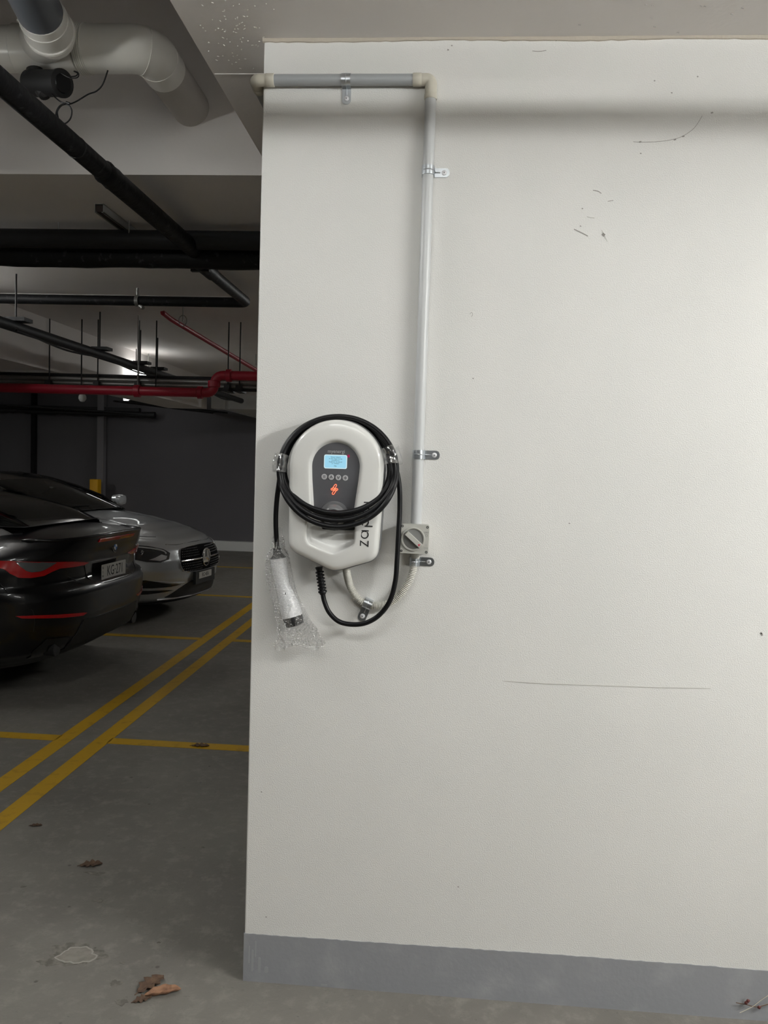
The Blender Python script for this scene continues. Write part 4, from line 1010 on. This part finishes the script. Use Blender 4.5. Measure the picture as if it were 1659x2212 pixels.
# lid seam, spoiler lip, bumper seam and diffuser
def seam(car, L_, r, m, name='panel_seam', d=(-1,0,0)):
    P_ = [car.P(v_,z_) for v_,z_ in L_]; MB().tube(curve(P_,4), r, 6).build(name, m, car.t, local=True)
rim_ = [p_ for p_ in bk.top if p_[0] > -.35 and abs(p_[1]) < .70]
MB().tube([V((u_-.01,v_,Hb(u_,v_)+.004)) for u_,v_ in rim_], [.004]+[.013]*(len(rim_)-2)+[.004], 10).build('spoiler_lip', M_BPAINT, bk.t, local=True)
seam(bk, [(-.62,.865),(-.5,.80),(-.40,.745),(-.2,.728),(0,.725),(.2,.728),(.40,.745),(.5,.80),(.62,.865)], .0035, M_BLACKM)
bk.patch('rear_diffuser', [bk.P(v_,z_) for v_,z_ in ((-.42,.50),(.42,.50),(.50,.32),(.40,.24),(-.40,.24),(-.50,.32))][::-1], M_BLACKM, .001, .006)
for sg in (-1,1):
    q = [bk.P(sg*v_,z_) for v_,z_ in ((.52,.40),(.70,.42),(.74,.33),(.66,.27),(.52,.27))]; q = q[::-1] if sg < 0 else q
    bk.patch('exhaust_surround', q, M_TRIM, .002, .006)
    pe = bk.P(sg*.60,.33); MB().tube([pe-V((.05,0,0)),pe+V((.022,0,0)),pe+V((.024,0,0)),pe+V((.0,0,0))],[.05,.05,.044,.042],24,False).build('exhaust_tip', M_BLACKM, bk.t, local=True)
    seam(bk, [(sg*.88,.83),(sg*.87,.74),(sg*.80,.62),(sg*.78,.48)], .003, M_BLACKM, 'bumper_crease')

# ---- the silver saloon, seen from the front
def Hs(u, v):
    c = interp([(-4.9,.80),(-4.6,.95),(-4.2,1.02),(-3.4,1.03),(-1.5,1.055),(-1.2,1.045),(-.9,1.005),(-.6,.950),(-.4,.905),(-.25,.862),(-.12,.815),(0,.77)], u)
    return c - .13*(abs(v)/.92)**2.6 + .010*math.exp(-((abs(v)-.40-.12*max(0,-u-.2))/.05)**2)*min(1,max(0,(-u-.2)*3))
sv = Car('silver_saloon', 'silver saloon car seen from the front, parked behind the black coupe', -2.47, 5.95, 8.0,
    [(.17,-.26),(.22,-.10),(.25,-.04),(.34,-.03),(.45,.0),(.52,.015),(.60,.0),(.70,-.045),(.78,-.13),(.86,-.30)],
    [(.2,-.3),(.5,0),(.86,-.3)],
    [(.17,.80),(.28,.87),(.42,.915),(.6,.925),(.70,.91),(.78,.865),(.86,.79)], .17, .86, Hs, (.78,.8), (2.45,2.4), 4.9)
sv.mb.build('body', M_SPAINT, sv.t, local=True, ang=60)
sv.cabin([(-1.28,.62,.60,1.05),(-1.50,.70,.62,1.15),(-1.80,.74,.60,1.27),(-2.10,.76,.58,1.365),(-2.4,.77,.57,1.425),(-2.9,.77,.57,1.45),(-3.5,.76,.56,1.43),(-3.9,.74,.56,1.35),(-4.35,.68,.56,1.08)], M_GLASS, None, (-2.12,-3.6,M_TRIM))
for sg in (-1,1):
    MB().tube([V((-1.30,sg*.70,Hs(-1.3,.7)+.01)),V((-1.62,sg*.715,1.17)),V((-1.95,sg*.665,1.285)),V((-2.25,sg*.60,1.365)),V((-2.6,sg*.575,1.41)),V((-3.6,sg*.56,1.40))], .017, 8).build('roof_pillar', M_TRIM, sv.t, local=True)
    q = MB(); rr_ = []
    for x_, k in ((-.05,.2),(-.04,.8),(0,1),(.06,.85),(.09,.3)): rr_.append([V((-1.55-x_,sg*.98+y*k,1.12+z*k)) for y,z in rrect(.20,.13,.05)])
    q.loft(rr_, True, True).build('door_mirror', M_SPAINT, sv.t, local=True)
    MB().tube([V((-1.56,sg*.80,1.03)),V((-1.56,sg*.90,1.09))], .022, 8).build('mirror_arm', M_TRIM, sv.t, local=True)
sv.wheels((-.88,-3.82), .335, .925, M_RIMA)
gr = [(-.35,.733),(0,.745),(.35,.733),(.405,.715),(.46,.60),(.452,.55),(.415,.515),(.33,.500),(0,.490),(-.33,.500),(-.415,.515),(-.452,.55),(-.46,.60),(-.405,.715)]
gp = sv.patch('grille', [sv.P(a,b_) for a,b_ in gr][::-1], mat('grille_mesh_black',(.006,.006,.006),.95,spec=.06), .001, .004)
gf = [sv.P(a,b_)+V((.006,0,0)) for a,b_ in gr]; MB().tube(curve(gf+[gf[0]],4), .0055, 8).build('grille_frame', M_CHROME, gp, local=True)
st_ = MB()
for i in range(-16,17):
    for j in range(10):
        v_ = i*.027+(j%2)*.0135; z_ = .512+j*.0235
        lim = .44 if z_ < .62 else .44-(z_-.62)*.5
        if abs(v_) > lim or abs(v_) < .085 or abs(z_-.617) < .020 or z_ > .725: continue
        p_ = sv.P(v_,z_); st_.obox(Matrix.Translation(p_+V((.006,0,0))) @ Matrix.Rotation(PI/4,4,'X'), .005,.006,.006)
g_ = st_.build('grille_studs', mat('satin_studs',(.38,.38,.39),.45,.6), gp, smooth=False, local=True); g_['kind'] = 'stuff'
for sg in (-1,1):
    L_ = [sv.P(sg*v_,.615)+V((.012,0,0)) for v_ in (.09,.2,.3,.40,.45)]; MB().tube(L_, .0085, 8).build('grille_bar', M_CHROME, gp, local=True)
sm_ = Matrix.Translation(sv.P(0,.617)+V((.012,0,0))) @ Matrix(((0,0,1,0),(1,0,0,0),(0,1,0,0),(0,0,0,1)))
sb = MB(); sb.lathe([(.094,0),(.094,.010),(.089,.014),(.083,.012),(.081,.004)], sm_, 40); so_ = sb.build('star_badge', M_CHROME, sv.t, local=True)
MB().lathe([(.082,.001),(.0001,.001)], sm_, 30).build('badge_disc', M_BLACKM, so_, local=True)
sb = MB()
for k in range(3):
    a = PI/2+2*PI*k/3; c_, s_ = math.cos(a), math.sin(a)
    sb.loft([[sm_ @ V((c_*x-s_*y, s_*x+c_*y, h_)) for x,y,h_ in q_] for q_ in ([(0,-.016,.002),(0,0,.016),(0,.016,.002)],[(.088,-.0015,.004),(.088,0,.012),(.088,.0015,.004)])], True, True)
sb.build('star', M_CHROME, so_, local=True, ang=20)
c5 = lambda x, y: (x/6.9125+240, y/6.9125+1080)
hl = [(-.53,.700),(-.575,.738),(-.66,.768),(-.78,.790),(-.89,.785),(-.90,.73),(-.85,.665),(-.76,.628),(-.66,.618),(-.575,.640)]
for sg in (1,-1):
    q = [sv.P(v_*sg,z_) for v_,z_ in hl]; q = q if sg > 0 else q[::-1]
    dd = (-1,.45*sg,0)
    h_ = sv.patch('headlamp', q, mat('dark_lamp_glass',(.03,.03,.033),.12,coat=1), .001, .005, dd, label='near headlamp with bright strip' if sg > 0 else 'far headlamp')
    L_ = [sv.P(v_*sg,z_)+V((.008,-.004*sg,.0)) for v_,z_ in ((-.575,.698),(-.59,.725),(-.66,.750),(-.78,.771),(-.87,.770))]
    MB().tube(curve(L_,4), .0075, 8).build('light_strip', mat('bright_lamp_strip',(.8,.8,.8),.25,.5), h_, local=True)
    L_ = [sv.P(v_*sg,z_) for v_,z_ in ((-.575,.672),(-.62,.69),(-.68,.665),(-.74,.645),(-.66,.632),(-.60,.645))]; L_ = L_ if sg > 0 else L_[::-1]
    sv.patch('lower_reflector', L_, mat('bright_reflector',(.75,.75,.76),.2,.8), .006, .002, dd, parent=h_)
    mm = Matrix.Translation(sv.P(-.76*sg,.71)+V((.004,0,0))) @ Matrix(((0,0,1,0),(1,0,0,0),(0,1,0,0),(0,0,0,1)))
    MB().lathe([(.030,0),(.030,.012),(.024,.008),(.001,.012)], mm, 20).build('projector_lens', M_CHROME, h_, local=True)
    for L2 in (((-.40,.378),(-.50,.388),(-.62,.412),(-.76,.452),(-.86,.455),(-.86,.385),(-.70,.368),(-.52,.366)), ((-.48,.328),(-.60,.338),(-.74,.345),(-.86,.345),(-.86,.305),(-.70,.308),(-.58,.318))):
        q = [sv.P(v_*sg,z_) for v_,z_ in L2]; q = q if sg > 0 else q[::-1]
        sv.patch('air_intake', q, M_TRIM, .001, .003, dd)
    L_ = [sv.P(v_*sg,z_) for v_,z_ in ((-.36,.392),(-.5,.405),(-.66,.43),(-.82,.47))]; MB().tube(curve(L_,5), .006, 6).build('intake_blade', M_SPAINT, sv.t, local=True)
lg_ = [(-.26,.400),(.26,.400),(.42,.335),(.56,.262),(.3,.246),(-.3,.246),(-.56,.262),(-.42,.335)]
sv.patch('lower_grille', [sv.P(a,b_) for a,b_ in lg_][::-1], M_BLACKM, .001, .004)
L_ = [sv.P(v_,.245-.0*abs(v_))+V((.010,0,-.004)) for v_ in [-.62+.124*k for k in range(11)]]; MB().tube(curve(L_,3), .008, 8).build('front_splitter', M_CHROME, sv.t, local=True)
L_ = [sv.P(v_,.205)+V((.004,0,0)) for v_ in [-.8+.16*k for k in range(11)]]; MB().tube(curve(L_,3), .018, 8).build('under_tray', M_BLACKM, sv.t, local=True)
pb = sv.P(0,.44); MB().obox(Matrix.Translation((pb.x+.012,-.03,.425)), .03,.46,.13).build('plate_holder', M_BLACKM, sv.t, smooth=False, local=True)
plate(sv, V((pb.x+.030,-.045,.445)), .30, .066, 'RG·40A', False, .062, lab='slim white front plate')
# bonnet edges
def topseam(car, H, L_, r, m):
    MB().tube(curve([V((u_,v_,H(u_,v_)+.0005)) for u_,v_ in L_],5), r, 6).build('panel_seam', m, car.t, local=True)
for sg in (-1,1): topseam(sv, Hs, [(-.30,sg*.50),(-.45,sg*.64),(-.8,sg*.72),(-1.3,sg*.76)], .003, M_BLACKM)
L_ = [sv.P(v_,z_) for v_,z_ in ((-.5,.778),(-.35,.768),(0,.775),(.35,.768),(.5,.778))]; MB().tube(curve(L_,5), .003, 6).build('panel_seam', M_BLACKM, sv.t, local=True)

# ------------------------------------------------------------------ litter on the floor
def leaf(P, L, wd, rz, curl, m, label, name='dry_leaf', notch=0.0):
    P = V(P); mb = MB(); n_ = 12; rows = []
    for i in range(n_+1):
        s_ = i/n_; x = (s_-.5)*L; ww = wd*.5*math.sin(PI*min(1,s_*.96+.02))**.7
        rows.append([V((x, ww*k*(1+notch*math.sin(i*2.1+k)), .004+curl*(k*k)*ww*1.3+curl*.25*L*(s_-.4)**2+.002*math.sin(i*1.7+k*3))) for k in (-1,-.66,-.33,0,.33,.66,1)])
    lo_ = min(p_.z for r_ in rows for p_ in r_)
    mm = Matrix.Translation(P+V((0,0,.001-lo_))) @ Matrix.Rotation(rz,4,'Z')
    t = thing(name, label, 'leaf', P, group='dry litter on the concrete floor')
    o = MB().loft([[mm @ q for q in r_] for r_ in rows], False); ob = o.build('blade', m, t); sdm = ob.modifiers.new('thickness','SOLIDIFY'); sdm.thickness = .0009; sdm.offset = 1
    MB().tube([mm @ V((-L*.62,0,.004-lo_+.001)), mm @ rows[0][3], mm @ (rows[6][3]+V((0,0,.001))), mm @ rows[-1][3]], [.0012,.0016,.0010,.0004], 6).build('stem', m, t)
LB = mat('dry_brown_leaf',(.30,.155,.085),.7,var=(60,(.16,.08,.045),.4,.7)); LD = mat('dark_brown_leaf',(.085,.048,.03),.8,var=(60,(.14,.085,.05),.4,.7))
leaf(ZP(352,2148), .105, .034, .35, .8, LB, 'curled orange-brown dry leaf on the floor near the foot of the wall')
leaf(ZP(326,2128), .10, .052, 1.05, .25, LD, 'crumpled dark brown leaf touching the curled orange one', notch=.35)
leaf(ZP(308,2160), .055, .028, .6, .2, LD, 'small dark leaf scrap in front of the crumpled leaf', notch=.4)
leaf(ZP(197,1869), .085, .045, .3, .25, LD, 'dark brown leaf clump alone on the floor between the yellow lines and the puddle mark', notch=.4)
leaf(ZP(433,1612), .10, .05, .1, .2, LD, 'dark dry leaf lying on the yellow cross line', notch=.4)
leaf(ZP(78,1784), .05, .02, .2, .3, LD, 'tiny dark leaf scrap below the yellow lines near the left edge')
tw = [(1600,2168),(1625,2166),(1643,2160),(1659,2152)]
t = thing('dry_twig', 'dry twig with small reddish leaves against the grey band at the bottom right', 'twig', ZP(1630,2180))
MB().tube(curve([W(x,y,-.012) for x,y in ((1598,2188),(1625,2175),(1645,2160),(1670,2143))],5), .0011, 6).build('pale_stem', mat('pale_straw',(.5,.46,.38),.8), t)
MB().tube(curve([W(x,y,-.010) for x,y in ((1590,2166),(1612,2170),(1636,2175),(1668,2166))],5), .0014, 6).build('dark_stem', LD, t)
for x,y in ((1612,2166),(1616,2162),(1640,2176)): 
    p_ = W(x,y,-.012); MB().lathe([(.0005,-.006),(.004,-.003),(.005,0),(.003,.004),(.0004,.006)], Matrix.Translation(p_) @ Matrix.Rotation(1.2,4,'Y'), 8).build('seed_husk', mat('reddish_husk',(.12,.03,.025),.7), t)
# dried puddle mark and small stains
def blot(px, py, rx, ry, m, seed, ring=False, name='floor_stain', wob=.18, h=.0005):
    c = ZP(px,py); r2 = random.Random(seed); ph = [r2.uniform(0,6) for _ in range(5)]; P_ = []
    for k in range(48):
        a = 2*PI*k/48; f_ = 1+wob*(math.sin(3*a+ph[0])+.6*math.sin(5*a+ph[1])+.5*math.sin(9*a+ph[2])+.3*math.sin(15*a+ph[3]))
        P_.append((c.x+rx*f_*math.cos(a), c.y+ry*f_*math.sin(a)))
    if ring: MB().stroke(P_, .0055, .0014, Matrix.Identity(4), True).build(name, m, fl, smooth=False)
    else: MB().prism(P_, h).build(name, m, fl, smooth=False)
MS1 = mat('damp_stain',(.115,.105,.088),.7,var=(45,(.20,.185,.16),.40,.62)); MS2 = mat('pale_mineral_ring',(.33,.31,.275),.8); MS3 = mat('puddle_centre',(.25,.23,.20),.7,var=(30,(.19,.175,.15),.4,.65))
blot(160,2062,.088,.062,MS1,4); blot(167,2064,.058,.042,MS3,9,wob=.07,h=.0009); blot(167,2064,.059,.043,MS2,9,True,wob=.10)
for i,(x,y,a,b_) in enumerate(((95,2078,.02,.012),(250,2124,.018,.014),(262,2165,.018,.014),(205,1886,.035,.014),(265,2080,.008,.006),(343,2036,.006,.004),(212,1946,.02,.010),(436,1830,.012,.007),(50,1915,.010,.008))): blot(x,y,a,b_,MS1,20+i,h=.0007+.0001*i)
